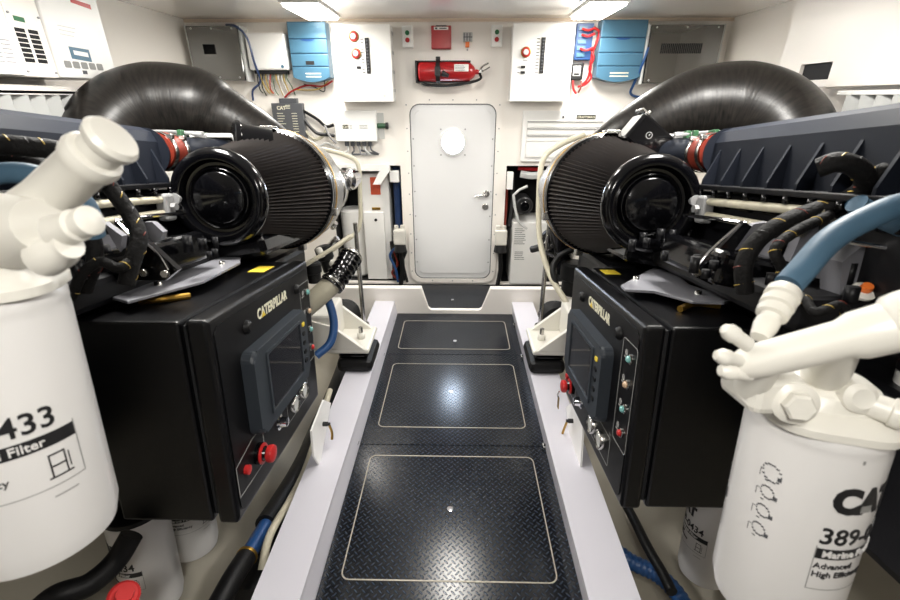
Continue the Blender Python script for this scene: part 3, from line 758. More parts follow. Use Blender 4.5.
mb = MB(); mb.prism([(2.17, 1.847), (2.28, 1.838), (2.28, 1.856), (2.17, 1.862)], .001, F(-1.60)); mb.build('red_notice', 'redp', t)
mb = MB()
for k in range(3): mb.prism([(2.06, 1.72 + .015 * k), (2.13 + .01 * k, 1.718 + .015 * k), (2.13 + .01 * k, 1.7205 + .015 * k), (2.06, 1.7225 + .015 * k)], .001, F(-1.60))
mb.build('fine_print', 'lgrey', t)
t = thing('vent_grille', 'beige vertical panel with two columns of vent slots at the upper left', 'vent panel', (-1.61, 1.75, 1.56))
MB().box((-1.605, 1.842, 1.557), (-1.85, 1.992, 1.985), .004).build('panel', 'gelcoat', t)
mb = MB()
for c in range(2):
    for k in range(7): mb.box((-1.6052, 1.858 + c * .057, 1.607 + k * .0165), (-1.6035, 1.900 + c * .057, 1.620 + k * .0165))
mb.build('slots', 'liner', t)
mb = MB(); mb.prism([(1.87, 1.742), (1.915, 1.740), (1.915, 1.756), (1.87, 1.758)], .001, F(-1.605)); mb.build('green_tag', 'green', t)
mb = MB()
for y in (1.852, 1.98):
    for z in (1.575, 1.765): mb.cyl((-1.606, y, z), (-1.60, y, z), .004, n=8)
build_each(mb, 'screw', 'grey', t)
t = ac_unit(1.0, 1.835, -1.60, 1.56, 1.985, 'white cabinet with fine louvre slits cut off by the left edge', 0)
mb = MB()
for c in range(2):
    for k in range(6): mb.box((-1.6008, 1.73 + .045 * c, 1.60 + k * .014), (-1.5992, 1.767 + .045 * c, 1.604 + k * .014))
mb.build('slits', 'grey', t)
# louvred grilles low on both side walls
def louvre(side, y0, y1, z0, z1, x, label):
    t = thing('louvre_grille', label, 'vent grille', (side * x, (y0 + y1) / 2, z0))
    sx = side
    MB().box((sx * x, y0, z1), (sx * (x + .06), y1, z1 + .018), .003).build('top_rail', 'wpaint', t)
    MB().box((sx * x, y0, z0 - .018), (sx * (x + .06), y1, z0), .003).build('bottom_rail', 'wpaint', t)
    MB().box((sx * (x + .055), y0, z0), (sx * (x + .06), y1, z1)).build('backing', 'liner', t)
    n = int((y1 - y0) / .075)
    for k in range(n):
        y = y0 + .02 + k * .075
        m2 = Matrix.Translation((sx * (x + .03), y + .03, 0)) @ Matrix.Rotation(R(sx * 58), 4, 'Z')
        MB().box((-.002, -.042, z0), (.002, .042, z1), 0, m2).build('blade', 'lgrey', t)
louvre(-1, 1.2, 2.15, 1.36, 1.495, 1.66, 'white louvred grille low on the left side wall')
louvre(1, 1.2, 2.16, 1.36, 1.495, 1.66, 'white louvred grille low on the right side wall')
# ledge that closes the hull side behind the engines
structure(MB().box((-1.95, 0.2, 1.50), (-1.66, 2.6, 1.53)), 'trim_6', 'gelcoat')


# ============================================================ ENGINES
CX = -0.07
def engine(side):
    sd = 'left' if side < 0 else 'right'
    X = lambda x: CX + side * x
    t = thing('marine_diesel_engine', 'dark marine diesel engine filling the %s side behind the control panel' % sd, 'engine', E((X(1.05), 1.6, -0.9)), 'pair of marine engines')
    nb = lambda: MB(EM)
    # block and sump
    mb = nb(); mb.box((X(.97), 1.15, -.86), (X(1.45), 2.5, -.36), .03); mb.box((X(.74), 1.92, -.86), (X(.98), 2.4, -.40), .03); mb.box((X(.83), .95, -.35), (X(1.50), 2.40, -.27), .02); mb.box((X(.98), .5, -.27), (X(1.4), 2.3, -.075), .01)
    mb.build('cylinder_block', 'dark', t)
    mb = nb(); mb.box((X(1.0), .55, -.83), (X(1.5), 1.15, -.45), .03); mb.build('sump', 'dark', t)
    # charge cooler with gusset ribs and ledge
    mb = nb()
    sec = [(.985, -.05), (.992, .09), (1.01, .125), (1.045, .14), (1.36, .165), (1.38, -.05)]
    mb.prism([(X(a), b) for a, b in sec], 1.18, frame((0, 1.68, 0), (1, 0, 0), (0, 0, 1)), bev=.008)
    ic = mb.build('charge_cooler', 'inter', t)
    for k in range(8):
        s0 = .84 + k * .112
        mb = nb(); mb.prism([(X(.99), .065), (X(.99), -.05), (X(.945), -.05), (X(.945), -.035)], .009, frame((0, s0 + .009, 0), (1, 0, 0), (0, 0, 1))); mb.build('rib', 'inter', ic)
    mb = nb(); mb.box((X(.935), .5, -.066), (X(1.4), 1.72, -.05), .003); mb.build('cooler_ledge', 'dark', t)
    mb = nb()
    for k in range(14): mb.cyl((X(.94), .6 + k * .085, -.066), (X(.94), .6 + k * .085, -.085), .010, n=6)
    for k in range(7): mb.box((X(.965), .9 + k * .12, -.125), (X(1.0), .96 + k * .12, -.085), .006)
    build_each(mb, 'ledge_fitting', 'gblack', t)
    mb = nb(); mb.lathe([(.085, 0), (.06, .03), (.06, .06)], frame((X(1.04), 1.675, .055), (1, 0, 0), (0, 0, -1), (0, 1, 0)), 24); mb.build('cooler_outlet', 'inter', t)
    c = nb(); c.lathe([(.064, 0), (.067, .02), (.072, .05), (.067, .08), (.064, .11)], frame((X(1.03), 1.72, .06), (1, 0, 0), (0, 0, -1), (0, 1, 0)), 28)
    c = c.build('coupling', 'sred', t)
    for q in (1.725, 1.803):
        mb = nb(); mb.lathe([(.069, 0), (.0715, .004), (.0715, .018), (.069, .022)], frame((X(1.03), q, .06), (1, 0, 0), (0, 0, -1), (0, 1, 0)), 28, caps=False)
        mb.box((X(.98) - .012, q, .105), (X(.98) + .012, q + .02, .122), .003); mb.build('hose_clamp', 'steel', c)
    mb = nb(); mb.tube([(X(1.03), 1.82, .06), (X(1.01), 1.94, .06), (X(.95), 2.06, .06), (X(.84), 2.14, .04)], .062, n=20); mb.build('charge_pipe', 'inter', t)
    # valve covers (gloss black) and their guard frame
    m2 = Matrix.Translation((X(.86), 0, -.26)) @ Matrix.Rotation(R(side * 10), 4, 'Y')
    mb = nb(); mb.box((-.09, 1.15, -.05), (.10, 1.50, .045), .02, m2, 3); mb.build('valve_cover', 'gblack', t)
    mb = nb(); mb.box((-.12, 1.68, -.10), (.2, 2.3, -.02), .02, m2); mb.build('rear_valve_cover', 'gblack', t)
    mb = nb()
    mb.tube([(X(.865), 1.56, -.15), (X(.905), 1.32, -.145), (X(.905), 1.29, -.155)], .006, n=8, res=3)
    mb.tube([(X(.90), 1.29, -.155), (X(.775), 1.25, -.26)], .006, n=8, res=2)
    mb.tube([(X(.82), 1.50, -.225), (X(.80), 1.28, -.23)], .005, n=8, res=2)
    build_each(mb, 'guard_bar', 'chrome', t)
    mb = nb()
    for s0 in (.98, 1.2): mb.prism([(s0, -.25), (s0 + .13, -.25), (s0 + .11, -.19), (s0 + .02, -.18)], .008, frame((X(.955), 0, 0), (0, 1, 0), (0, 0, 1)))
    build_each(mb, 'grey_shield', 'plate', t)
    mb = nb()
    for k in range(26):
        s0 = random.uniform(.9, 2.2); x0 = random.uniform(.66, .97); t0 = -.27 + random.uniform(0, .03)
        mb.cyl((X(x0), s0, t0), (X(x0), s0, t0 + random.uniform(.02, .05)), random.uniform(.008, .016), n=6)
    build_each(mb, 'bolt', 'dark', t)
    # coolant rails
    p = nb(); q0 = .945
    p.cyl((X(q0), 1.06, -.095), (X(q0), 1.60, -.105), .0125, n=14); p.cyl((X(q0 + .0), 1.12, -.15), (X(q0), 1.60, -.15), .0125, n=14); p.build('coolant_rail', 'cream', t)
    mb = nb(); mb.box((X(q0 - .022), 1.56, -.18), (X(q0 + .02), 1.61, -.085), .01); mb.cyl((X(q0 - .024), 1.585, -.13), (X(q0 - .04), 1.585, -.13), .014, n=6); mb.cyl((X(q0 - .02), 1.61, -.105), (X(q0 - .02), 1.66, -.105), .02, n=12); mb.build('rail_clamp', 'grey', t)
    mb = nb(); mb.cyl((X(q0), 1.61, -.125), (X(q0), 1.85, -.125), .018, n=14); mb.build('blue_rail', 'hose', t)
    # rocker-side clutter behind the coupling: hard lines, a plate and clips
    mb = nb()
    for k in range(5):
        y0 = 1.9 + .05 * k
        mb.tube([(X(.95 + .02 * k), y0, .13 + .01 * (k % 2)), (X(1.1), y0 + .03, .145), (X(1.28), y0, .14), (X(1.4), y0, .13)], .006 + .001 * (k % 3), n=6)
    build_each(mb, 'hard_line', 'grey', t)
    mb = nb()
    for k in range(14):
        x0 = .98 + random.uniform(0, .4); y0 = 1.85 + random.uniform(0, .3)
        mb.box((X(x0), y0, .12), (X(x0 + .02), y0 + .03, .15), .004)
    build_each(mb, 'line_clip', 'wire_g', t)
    mb = nb(); mb.prism([(X(.83), 2.02), (X(.85), 2.06), (X(.95), 2.08), (X(1.04), 2.06), (X(1.07), 2.02)], .015, Matrix.Translation((0, 0, .13))); mb.build('white_shield', 'wpaint', t)
    # turbo
    f = frame((X(.72), 2.48, -.11), (1, 0, 0), (0, 0, -1), (0, 1, 0))
    mb = nb(); mb.lathe([(.15, 0), (.13, .04), (.11, .08), (.12, .13), (.16, .16), (.165, .20), (.14, .24), (.07, .27)], f, 32); mb.build('turbocharger', 'steel', t)
    # crankcase ventilation housing beside the filter
    return t
for sd in (-1, 1): engine(sd)

def air_filter(side, cx, ct, label):
    t = thing('air_filter', label, 'air filter', E((cx, 1.9, ct - .28)), 'large conical air filters')
    f = lambda s: frame((cx, s, ct), (1, 0, 0), (0, 0, -1), (0, 1, 0))
    n = 172
    mb = MB(EM); mb.lathe([(.150, 0), (.262, .50)], f(1.65), n, False, lambda r, i, k: r + (.009 if i % 2 else -.009)); mb.build('pleated_element', 'pleat', t)
    cap = MB(EM); cap.lathe([(.155, .03), (.170, .022), (.176, .004), (.174, -.012), (.164, -.024), (.150, -.028), (.134, -.024), (.128, -.012), (.124, .002), (.114, .004), (.110, -.006), (.104, -.010), (.099, -.004), (.097, -.002), (.093, -.010), (.087, -.014), (0, -.014)], f(1.64), 64, caps=False)
    cap.build('end_cap', 'gblack', t)
    mb = MB(EM); mb.lathe([(.262, 0), (.276, .004), (.276, .03), (.262, .036)], f(2.14), 64, caps=False); mb.build('base_ring', 'gblack', t)
    b = MB(EM); b.lathe([(.268, 0), (.280, .005), (.280, .05), (.272, .06), (.270, .20), (.24, .28), (.16, .33)], f(2.17), 64, caps=False); b = b.build('housing_bell', 'steel', t)
    mb = MB(EM); mb.lathe([(.2815, 0), (.2835, .003), (.2835, .014), (.2815, .017)], f(2.185), 64, caps=False); mb.build('gold_band', 'brass', b)
    mb = MB(EM)
    mb.box((cx - .03, 2.12, ct + .272), (cx + .03, 2.15, ct + .288), .003); mb.cyl((cx - .045, 2.135, ct + .283), (cx + .045, 2.135, ct + .283), .004, n=8)
    for a in (200, 250, 290, 340):
        aa = R(a if side > 0 else 540 - a); x, z = cx + .284 * math.cos(aa), ct + .284 * math.sin(aa)
        mb.box((x - .018, 2.15, z - .018), (x + .018, 2.19, z + .018), .006)
    build_each(mb, 'band_clamp', 'steel', t)
    return t
def pleat():
    return mat('pleated_paper', (40, 35, 33), 0.6, var=0.3, scale=30, spec=0.3)
M['pleat'] = pleat()
air_filter(-1, -0.846, -0.103, 'big black conical air filter on the left engine, its round cap facing the viewer')
air_filter(1, 0.708, -0.12, 'big black conical air filter on the right engine, its round cap facing the viewer')

def duct(side, label):
    X = lambda x: CX + side * x
    t = thing('exhaust_duct', label, 'duct', E((X(1.4), 2.35, 0)), 'pair of black wrapped ducts')
    o = .07 if side < 0 else .02
    pts = [(X(.60), 2.50, -.02), (X(.70), 2.44, .05), (X(.80), 2.40, .10), (X(.93), 2.37, .175), (X(1.08), 2.35, .245), (X(1.25 - o), 2.32, .29), (X(1.41 - o), 2.27, .29), (X(1.53 - o), 2.20, .235), (X(1.59 - o), 2.12, .12), (X(1.58 - o), 2.06, -.08)]
    MB(EM).tube(pts, [.05, .058, .078, .112, .145, .172, .182, .176, .165, .15], n=48, res=8).build('duct_body', 'duct', t)
    return t
duct(-1, 'large black wrapped duct swelling up behind the left air filter')
d2 = duct(1, 'large black wrapped duct swelling up behind the right air filter')

# breather housings beside the filters
t = thing('breather_can', 'glossy black round can just above the left air filter', 'breather', E((-0.902, 2.020, 0.118)))
p0 = Vector((-0.936, 1.970, 0.099))
mb = MB(EM); mb.lathe([(.0, 0), (.085, .0), (.098, .008), (.098, .024), (.088, .03), (.088, .15), (0, .15)], align(p0, Vector((.80, .5, -.12))), 32, caps=False); mb.build('can', 'gblack', t)
t = thing('breather_box', 'square black breather box with a ring mark above the right air filter', 'breather', E((0.824, 2.000, 0.119)))
c0 = Vector((0.815, 1.980, 0.126))
m2 = Matrix.Translation(c0) @ Matrix.Rotation(R(38), 4, 'Y')
mb = MB(EM); mb.box((-.085, 0, -.065), (.085, .14, .065), .012, m2); mb.build('box', 'gblack', t)
mb = MB(EM); mb.lathe([(.011, 0), (.014, 0), (.014, .001), (.011, .001)], m2 @ frame((-.01, 0, .005), (1, 0, 0), (0, 0, 1)), 20, caps=False); mb.box((-.012, -.001, .003), (-.008, 0, .012), 0, m2); mb.build('ring_mark', 'gink', t)
mb = MB(EM); mb.box((-.10, .02, .065), (-.06, .10, .075), .003, m2); mb.cyl(m2 @ Vector((-.06, .05, .07)), m2 @ Vector((-.06, .05, .09)), .008, n=8); mb.build('fixing', 'steel', t)

# ============================================================ CONTROL PANELS
def panel(side, xf, s0, t0, label, H_):
    W_, D_ = .76, .34
    # u: viewer's left->right, v: up, w: towards the walkway.  left panel is read looking to -X, right one to +X
    if side < 0: f = frame((xf, s0, t0), (0, 1, 0), (0, 0, 1), (1, 0, 0))
    else: f = frame((xf, s0 + W_, t0), (0, -1, 0), (0, 0, 1), (-1, 0, 0))
    T = EM @ f
    t = thing('engine_control_cabinet', label, 'control panel', T @ Vector((W_ / 2, -H_, -.2)), 'engine control panels')
    N = lambda: MB(T)
    MB(T).box((.004, -H_ + .004, -D_), (W_ - .004, 0, -.075), .008).build('enclosure', 'black', t)
    N().box((.02, -H_ + .02, -.078), (W_ - .02, -.015, -.058)).build('gasket', 'liner', t)
    dr = N().box((0, -H_, -.06), (W_, .004, 0), .012, seg=3).build('door', 'black', t)
    N().prism(rrect(.02, -H_ + .02, W_ - .02, -.02, .03), .003, Matrix.Identity(4), bev=.0015).build('fascia', 'paneltop', dr)
    mb = N(); mb.text('CATERPILLAR', .046, Matrix.Translation((.262, -.083, .0035)), bold=.035, sx=.86); mb.build('lettering', 'wink', t)
    mb = N(); mb.prism([(.2875, -.083), (.3165, -.083), (.302, -.066)], .0012, Matrix.Translation((0, 0, .0045))); mb.build('lettering_triangle', 'yellow', t)
    for u, v in ((.185, -.078), (.60, -.075)):
        N().lathe([(.0, .018), (.012, .018), (.019, .012), (.021, .003)], Matrix.Translation((u, v, 0)), 20, caps=False).build('plug', 'rubber', t)
    bz = N().prism(rrect(.125, -.41, .575, -.14, .03, 5), .042, Matrix.Identity(4), bev=.012).build('display_bezel', 'bezel', t)
    N().frame(rrect(.20, -.375, .50, -.165, .008, 3), rrect(.21, -.365, .49, -.175, .006, 3), .006, Matrix.Translation((0, 0, .0415))).build('screen_surround', 'bezel', bz)
    N().prism(rrect(.21, -.365, .49, -.175, .006, 3), .002, Matrix.Translation((0, 0, .0415))).build('screen', 'screen', bz)
    for k in range(5):
        N().prism(rrect(.518, -.20 - .036 * k, .542, -.184 - .036 * k, .006, 3), .004, Matrix.Translation((0, 0, .0415)), bev=.001).build('key', 'yellow' if k == 0 else 'paneltop', bz)
    mb = N(); o = .0028
    mb.frame(rrect(.635, -.41, .745, -.07, .012, 3), rrect(.6375, -.4075, .7425, -.0725, .010, 3), .0008, Matrix.Translation((0, 0, o)))
    mb.frame(rrect(.40, -.535, .625, -.43, .008, 3), rrect(.4025, -.5325, .6225, -.4325, .006, 3), .0008, Matrix.Translation((0, 0, o)))
    mb.frame([(.02, -.54), (.02, -.44), (.13, -.415), (.20, -.415), (.20, -.54)][::-1], [(.0235, -.5365), (.0235, -.443), (.131, -.4185), (.1965, -.4185), (.1965, -.5365)][::-1], .0008, Matrix.Translation((0, 0, o)))
    mb.build('outline', 'gink', t)
    for k, (c, v) in enumerate((('teal', -.115), ('amber', -.195), ('teal', -.275), ('redp', -.355))):
        l = N().lathe([(.015, 0), (.015, .004), (.011, .006)], Matrix.Translation((.705, v, .003)), 16).build('lamp_collar', 'steel', t)
        N().lathe([(.0105, .0), (.0105, .007), (.007, .011), (0, .012)], Matrix.Translation((.705, v, .006)), 16, caps=False).build('indicator_lamp', c, l)
        mb = N(); mb.lathe([(.010, 0), (.010, .0008)], Matrix.Translation((.668, v + .006, .003)), 12); mb.box((.655, v - .012, .003), (.682, v - .007, .0036)); mb.build('symbol', 'gink', t)
    for u, v, r in ((.455, -.482, .034), (.555, -.478, .034)):
        g = N().lathe([(r, 0), (r, .014), (r - .003, .018), (r - .008, .014), (r - .008, .011)], Matrix.Translation((u, v, .003)), 28, caps=False).build('gauge_rim', 'steel', t)
        N().lathe([(0, .012), (r - .008, .012)], Matrix.Translation((u, v, .003)), 24, caps=False).build('gauge_face', 'lgrey', g)
    k = N().lathe([(.028, 0), (.028, .01), (.02, .016), (.016, .035), (0, .038)], Matrix.Translation((.31, -.47, .003)), 24, caps=False).build('key_switch', 'chrome', t)
    es = N().lathe([(.034, 0), (.034, .010), (.024, .014), (.018, .03)], Matrix.Translation((.155, -.485, .003)), 24, caps=False).build('stop_collar', 'gblack', t)
    N().lathe([(.016, .026), (.026, .032), (.028, .040), (.026, .048), (.016, .052), (0, .053)], Matrix.Translation((.155, -.485, .003)), 28, caps=False).build('stop_button', 'redp', es)
    N().lathe([(.024, .010), (.033, .014), (.033, .017), (.024, .020)], Matrix.Translation((.155, -.485, .003)), 24, caps=False).build('red_guard', 'redp', es)
    N().lathe([(.014, 0), (.014, .012), (0, .014)], Matrix.Translation((.07, -.48, .003)), 16, caps=False).build('red_pilot', 'redp', t)
    un, uf = (.56, .66) if side < 0 else (.05, .13)
    mb = MB(T); mb.box((un, .0, -.155), (uf, .0015, -.095)); mb.build('warning_label', 'yellow', t)
    return t, T
pl, TL = panel(-1, -0.60, 1.03, -0.367, 'black control panel hung on the left engine, red stop button near the viewer', .612)
pr, TR = panel(1, 0.52, 1.125, -0.405, 'black control panel hung on the right engine, red stop button on its far side', .585)
t = thing('key_tag', 'yellow key tag hanging below the red stop button of the right panel', 'key tag', TR @ Vector((.14, -.55, .06)))
MB(TR).box((.125, -.60, .055), (.15, -.545, .058), .001).build('tag', 'brass', t)
MB(TR).tube([(.155, -.51, .06), (.14, -.535, .062), (.138, -.55, .057)], .003, n=6).build('ring', 'steel', t)

# brackets lying on the panel tops
t = thing('mounting_plate', 'bent grey steel plate on top of the left control panel', 'plate', E((-0.849, 1.290, -0.330)))
pgL = [(-0.969, 1.163, -0.330), (-0.835, 1.089, -0.330), (-0.757, 1.305, -0.330), (-0.780, 1.594, -0.330), (-0.835, 1.710, -0.330), (-0.960, 1.685, -0.330), (-0.903, 1.381, -0.330), (-0.984, 1.338, -0.330)]
MB(EM).prism([(a[0], a[1]) for a in pgL], .008, Matrix.Translation((0, 0, -.338)), bev=.002).build('plate', 'plate', t)
mb = MB(EM)
for q in ((-0.862, 1.254, -0.330), (-0.828, 1.557, -0.330)): mb.cyl((q[0], q[1], -.366), (q[0], q[1], -.32), .011, n=6)
build_each(mb, 'bolt', 'steel', t)
mb = MB(EM); a = (-0.870, 1.179, -0.360); b = (-0.766, 1.243, -0.360)
mb.tube([a, ((a[0] + b[0]) / 2, (a[1] + b[1]) / 2 - .02, -.356), b], .010, n=8); mb.build('rusty_clamp', 'brass', t)
t = thing('mounting_plate', 'bent grey steel plate on top of the right control panel', 'plate', E((0.763, 1.454, -0.370)))
pgR = [(0.565, 1.449, -0.370), (0.845, 1.799, -0.370), (0.843, 1.687, -0.370), (0.797, 1.469, -0.370), (0.810, 1.391, -0.370), (0.877, 1.323, -0.370), (0.797, 1.257, -0.370), (0.711, 1.265, -0.370), (0.647, 1.375, -0.370), (0.560, 1.397, -0.370)]
MB(EM).prism([(a[0], a[1]) for a in pgR], .008, Matrix.Translation((0, 0, -.378)), bev=.002).build('plate', 'plate', t)
mb = MB(EM)
for q in ((0.648, 1.535, -0.370), (0.766, 1.343, -0.370)): mb.cyl((q[0], q[1], -.404), (q[0], q[1], -.36), .011, n=6)
build_each(mb, 'bolt', 'steel', t)
mb = MB(EM); a = (0.677, 1.265, -0.395); b = (0.813, 1.299, -0.395)
mb.tube([a, ((a[0] + b[0]) / 2, (a[1] + b[1]) / 2 + .03, -.392), b], .010, n=8); mb.build('rusty_clamp', 'brass', t)

# ============================================================ FUEL FILTERS
RC = .095
def can_parts(t, c, h, r, a0, a1, number, big=True, logo=True):
    """c = engine-frame centre of the can's top rim; labels printed from angle a0 (and a1)"""
    A = Matrix.Translation(Vector(c))
    mb = MB(EM); mb.lathe([(0, -h), (r * .75, -h + .001), (r * .93, -h + .012), (r, -h + .04), (r, -.03), (r * .99, -.022), (r, -.018), (r, -.006), (r * .97, 0)], A, 64, caps=False)
    can = mb.build('canister', 'can', t)
    s = r / .095
    for a in [a for a in (a0, a1) if a is not None]:
        a = R(a)
        mb = MB(EM)
        if logo: mb.text('CAT', .056 * s, A, bold=.06, wrap=(r, a + .02, -.112 * s), sx=.92)
        mb.text(number, .040 * s, A, bold=.012, wrap=(r, a - .03, -.170 * s), sx=.97)
        mb.patch(r, a - .03, a + 1.72, -.198 * s, -.179 * s, A, 24)
        mb.text('Advanced', .0145 * s, A, bold=.005, wrap=(r, a, -.216 * s)); mb.text('High Efficiency', .0145 * s, A, bold=.005, wrap=(r, a, -.232 * s))
        # fuel pump pictogram
        for z0, z1, b0, b1 in ((-.245, -.2425, 1.28, 1.58), (-.212, -.2095, 1.32, 1.52)): mb.patch(r, a + b0, a + b1, z0 * s, z1 * s, A, 4)
        for b0 in (1.32, 1.50): mb.patch(r, a + b0, a + b0 + .02, -.243 * s, -.21 * s, A, 2)
        mb.patch(r, a + 1.55, a + 1.565, -.238 * s, -.215 * s, A, 2); mb.patch(r, a + 1.33, a + 1.50, -.229 * s, -.2265 * s, A, 3)
        mb.build('printed_label', 'ink', can)
        mb = MB(EM); mb.text('Marine Fuel Filter', .017 * s, A, bold=.008, wrap=(r, a + .06, -.1935 * s), depth=.0012); mb.build('white_print', 'can', can)
        mb = MB(EM); mb.patch(r, a - .03, a - .015, -.255 * s, -.175 * s, A, 2); mb.patch(r, a + 1.71, a + 1.725, -.255 * s, -.175 * s, A, 2); mb.patch(r, a - .03, a + 1.72, -.2565 * s, -.255 * s, A, 20)
        mb.patch(r, a + 1.28, a + 1.58, -.272 * s, -.270 * s, A, 4); mb.patch(r, a + .25, a + .29, -.030 * s, -.024 * s, A, 2)
        mb.build('label_border', 'gink', can)
        if logo: mb = MB(EM); mb.patch(r, a + .43, a + .62, -.112 * s, -.100 * s, A, 4, .0016); mb.build('triangle_mark', 'gink', can)
    # safety pictograms between the two labels
    if big and a1 is not None:
        ai = R(a0) - .80
        mb = MB(EM)
        for k, z in enumerate((-.085, -.12, -.155, -.19)):
            for i in range(14):
                q = 2 * PI * i / 14; q2 = 2 * PI * (i + .75) / 14; rr = .010 if k else .014
                aa, bb = ai + rr * math.cos(q) / r, ai + rr * math.cos(q2) / r
                mb.patch(r, min(aa, bb), max(aa, bb) + .01, z + rr * math.sin(q) - .0009, z + rr * math.sin(q) + .0018, A, 1)
            mb.patch(r, ai - .07, ai - .02, z - .016, z - .014, A, 2); mb.patch(r, ai + .10, ai + .16, z - .008, z - .001, A, 2)
            mb.patch(r, ai - .17, ai - .11, z + .001, z + .002, A, 2); mb.patch(r, ai - .17, ai - .16, z - .012, z + .002, A, 2)
        mb.build('pictograms', 'dgrey', can)
    return can
# right-hand filter with its cast head
cR = (0.594, 0.639, -0.367)
t = thing('fuel_filter', 'large white fuel filter in the right foreground under its white cast head', 'fuel filter', E((cR[0], cR[1], cR[2] - .386)), 'large white fuel filters in the foreground')
can_parts(t, cR, .386, RC, -17, -212, '389-0433')
mb = MB(EM); n = 72
mb.lathe([(RC * .98, -.002), (RC * 1.06, .0), (RC * 1.07, .012), (RC * 1.0, .020), (.072, .03), (.066, .05), (.05, .062), (0, .064)], Matrix.Translation(cR), n, True, lambda r, i, k: r * (1 + (.05 * math.cos(5 * 2 * PI * i / n) if 0 < k < 5 else 0)), caps=False)
hd = mb.build('filter_head', 'wcast', t)
b0, b1 = Vector((0.405, 0.570, -0.260)), Vector((0.528, 0.520, -0.189))
mb = MB(EM); mb.lathe([(.016, 0), (.021, .01), (.0235, .03), (.0245, .12), (.030, .135), (.031, .165)], align(b0, b1 - b0), 32); mb.build('primer_pump_body', 'wcast', t)
dd = (b1 - b0).normalized(); L_ = (b1 - b0).length
k_ = MB(EM); nn = 48; k_.lathe([(.030, 0), (.036, .006), (.038, .02), (.038, .06), (.032, .072), (0, .074)], align(b0 + dd * .165, dd), nn, True, lambda r, i, k: r * (1 + .02 * (i % 2)), caps=False); k_.build('primer_pump_knob', 'wcast', t)
mb = MB(EM); q = Vector((0.452, 0.600, -0.308)); mb.box((q.x - .012, q.y - .03, q.z - .03), (q.x + .06, q.y + .06, q.z + .03), .012); q2 = b0 + dd * .04; mb.cyl(q, q2, .022, .020, n=18); mb.cyl((cR[0] + .01, cR[1] + .02, cR[2] + .03), b0 + dd * .12, .032, .022, n=20); mb.build('cast_neck', 'wcast', t)
for (px0, px1, rr) in (((0.408, 0.560, -0.224), (0.380, 0.560, -0.206), .0115), ((0.409, 0.560, -0.249), (0.380, 0.560, -0.242), .011), ((0.419, 0.560, -0.267), (0.389, 0.560, -0.263), .012)):
    a, b = Vector(px0), Vector(px1); mb = MB(EM); mb.lathe([(rr * .85, 0), (rr * .85, .022), (rr, .024), (rr, .034), (rr * .6, .042), (0, .044)], align(a, b - a), 16, caps=False); mb.build('bleed_screw', 'wcast', t)
q = Vector((0.492, 0.560, -0.313)); mb = MB(EM); mb.lathe([(.030, -.03), (.030, -.004), (.022, 0)], align(q, (-.25, -1, .1)), 24); mb.lathe([(.020, 0), (.020, .012), (.017, .015)], align(q, (-.25, -1, .1)), 6, False); mb.build('hex_plug', 'wcast', t)
q = Vector((0.587, 0.570, -0.307)); mb = MB(EM); mb.lathe([(.024, -.03), (.022, 0), (.014, .006), (.009, .004), (0, .004)], align(q, (-.2, -1, .25)), 24, caps=False); mb.build('round_boss', 'wcast', t)
q = Vector((0.621, 0.560, -0.321)); mb = MB(EM); mb.lathe([(.018, -.05), (.018, 0), (.021, .002), (.021, .014), (.014, .018), (.014, .035), (0, .036)], align(q, (.7, -.7, -.1)), 20, caps=False); mb.build('outlet_fitting', 'wcast', t)
# blue hose with its white swivel fitting
t = thing('fuel_hose', 'blue fuel hose with a white fitting arching over the right fuel filter', 'hose', E((0.523, 0.660, -0.175)))
a, b = Vector((0.469, 0.620, -0.220)), Vector((0.519, 0.660, -0.167))
mb = MB(EM); mb.lathe([(.012, -.02), (.016, 0), (.016, .012), (.012, .014), (.014, .02), (.021, .022), (.022, .032), (.018, .034), (.018, .038), (.023, .040), (.023, .050), (.019, .052), (.0195, .056), (.024, .058), (.023, .070), (.020, .074)], align(a, b - a), 24); mb.build('swivel_fitting', 'wcast', t)
mb = MB(EM); mb.tube([b, (0.540, 0.670, -0.149), (0.598, 0.700, -0.104), (0.668, 0.720, -0.071), (0.750, 0.740, -0.050), (0.905, 0.760, -0.046)], .0195, n=20); mb.build('hose', 'hose', t)

# left-hand filter
cL = (-0.60, 0.535, -0.152)
t = thing('fuel_filter', 'large white fuel filter cut off by the left edge, its cast head reaching up', 'fuel filter', E((cL[0], cL[1], cL[2] - .386)), 'large white fuel filters in the foreground')
can_parts(t, cL, .386, RC, -13, 173, '389-0433', True, False)
mb = MB(EM)
mb.lathe([(RC * .98, -.002), (RC * 1.04, .0), (RC * 1.04, .012), (.090, .022), (.088, .04), (.080, .055), (.078, .075), (.066, .10), (.04, .112), (0, .114)], Matrix.Translation(cL), n, True, lambda r, i, k: r * (1 + (.05 * math.cos(5 * 2 * PI * i / n + 1) if 0 < k < 8 else 0)), caps=False)
mb.build('filter_head', 'wcast', t)
a, b = Vector((-0.514, 0.540, -0.064)), Vector((-0.387, 0.530, 0.022)); dd = (b - a).normalized(); L_ = (b - a).length
mb = MB(EM); mb.lathe([(.038, -.02), (.031, .02), (.0275, .05), (.027, L_ - .035), (.030, L_ - .03), (.032, L_ - .02), (.030, L_ - .012), (.026, L_ - .01)], align(a, dd), 32); mb.build('primer_pump_body', 'wcast', t)
mb = MB(EM); mb.lathe([(.023, L_ - .012), (.024, L_ + .004), (.028, L_ + .008), (.030, L_ + .016), (.026, L_ + .022), (0, L_ + .024)], align(a, dd), 32, caps=False); mb.build('primer_pump_knob', 'wcast', t)
mb = MB(EM); q = Vector((-0.472, 0.500, -0.062)); mb.cyl((q.x - .04, q.y + .02, q.z - .01), (q.x + .02, q.y, q.z + .0), .045, .03, n=20); mb.build('cast_neck', 'wcast', t)
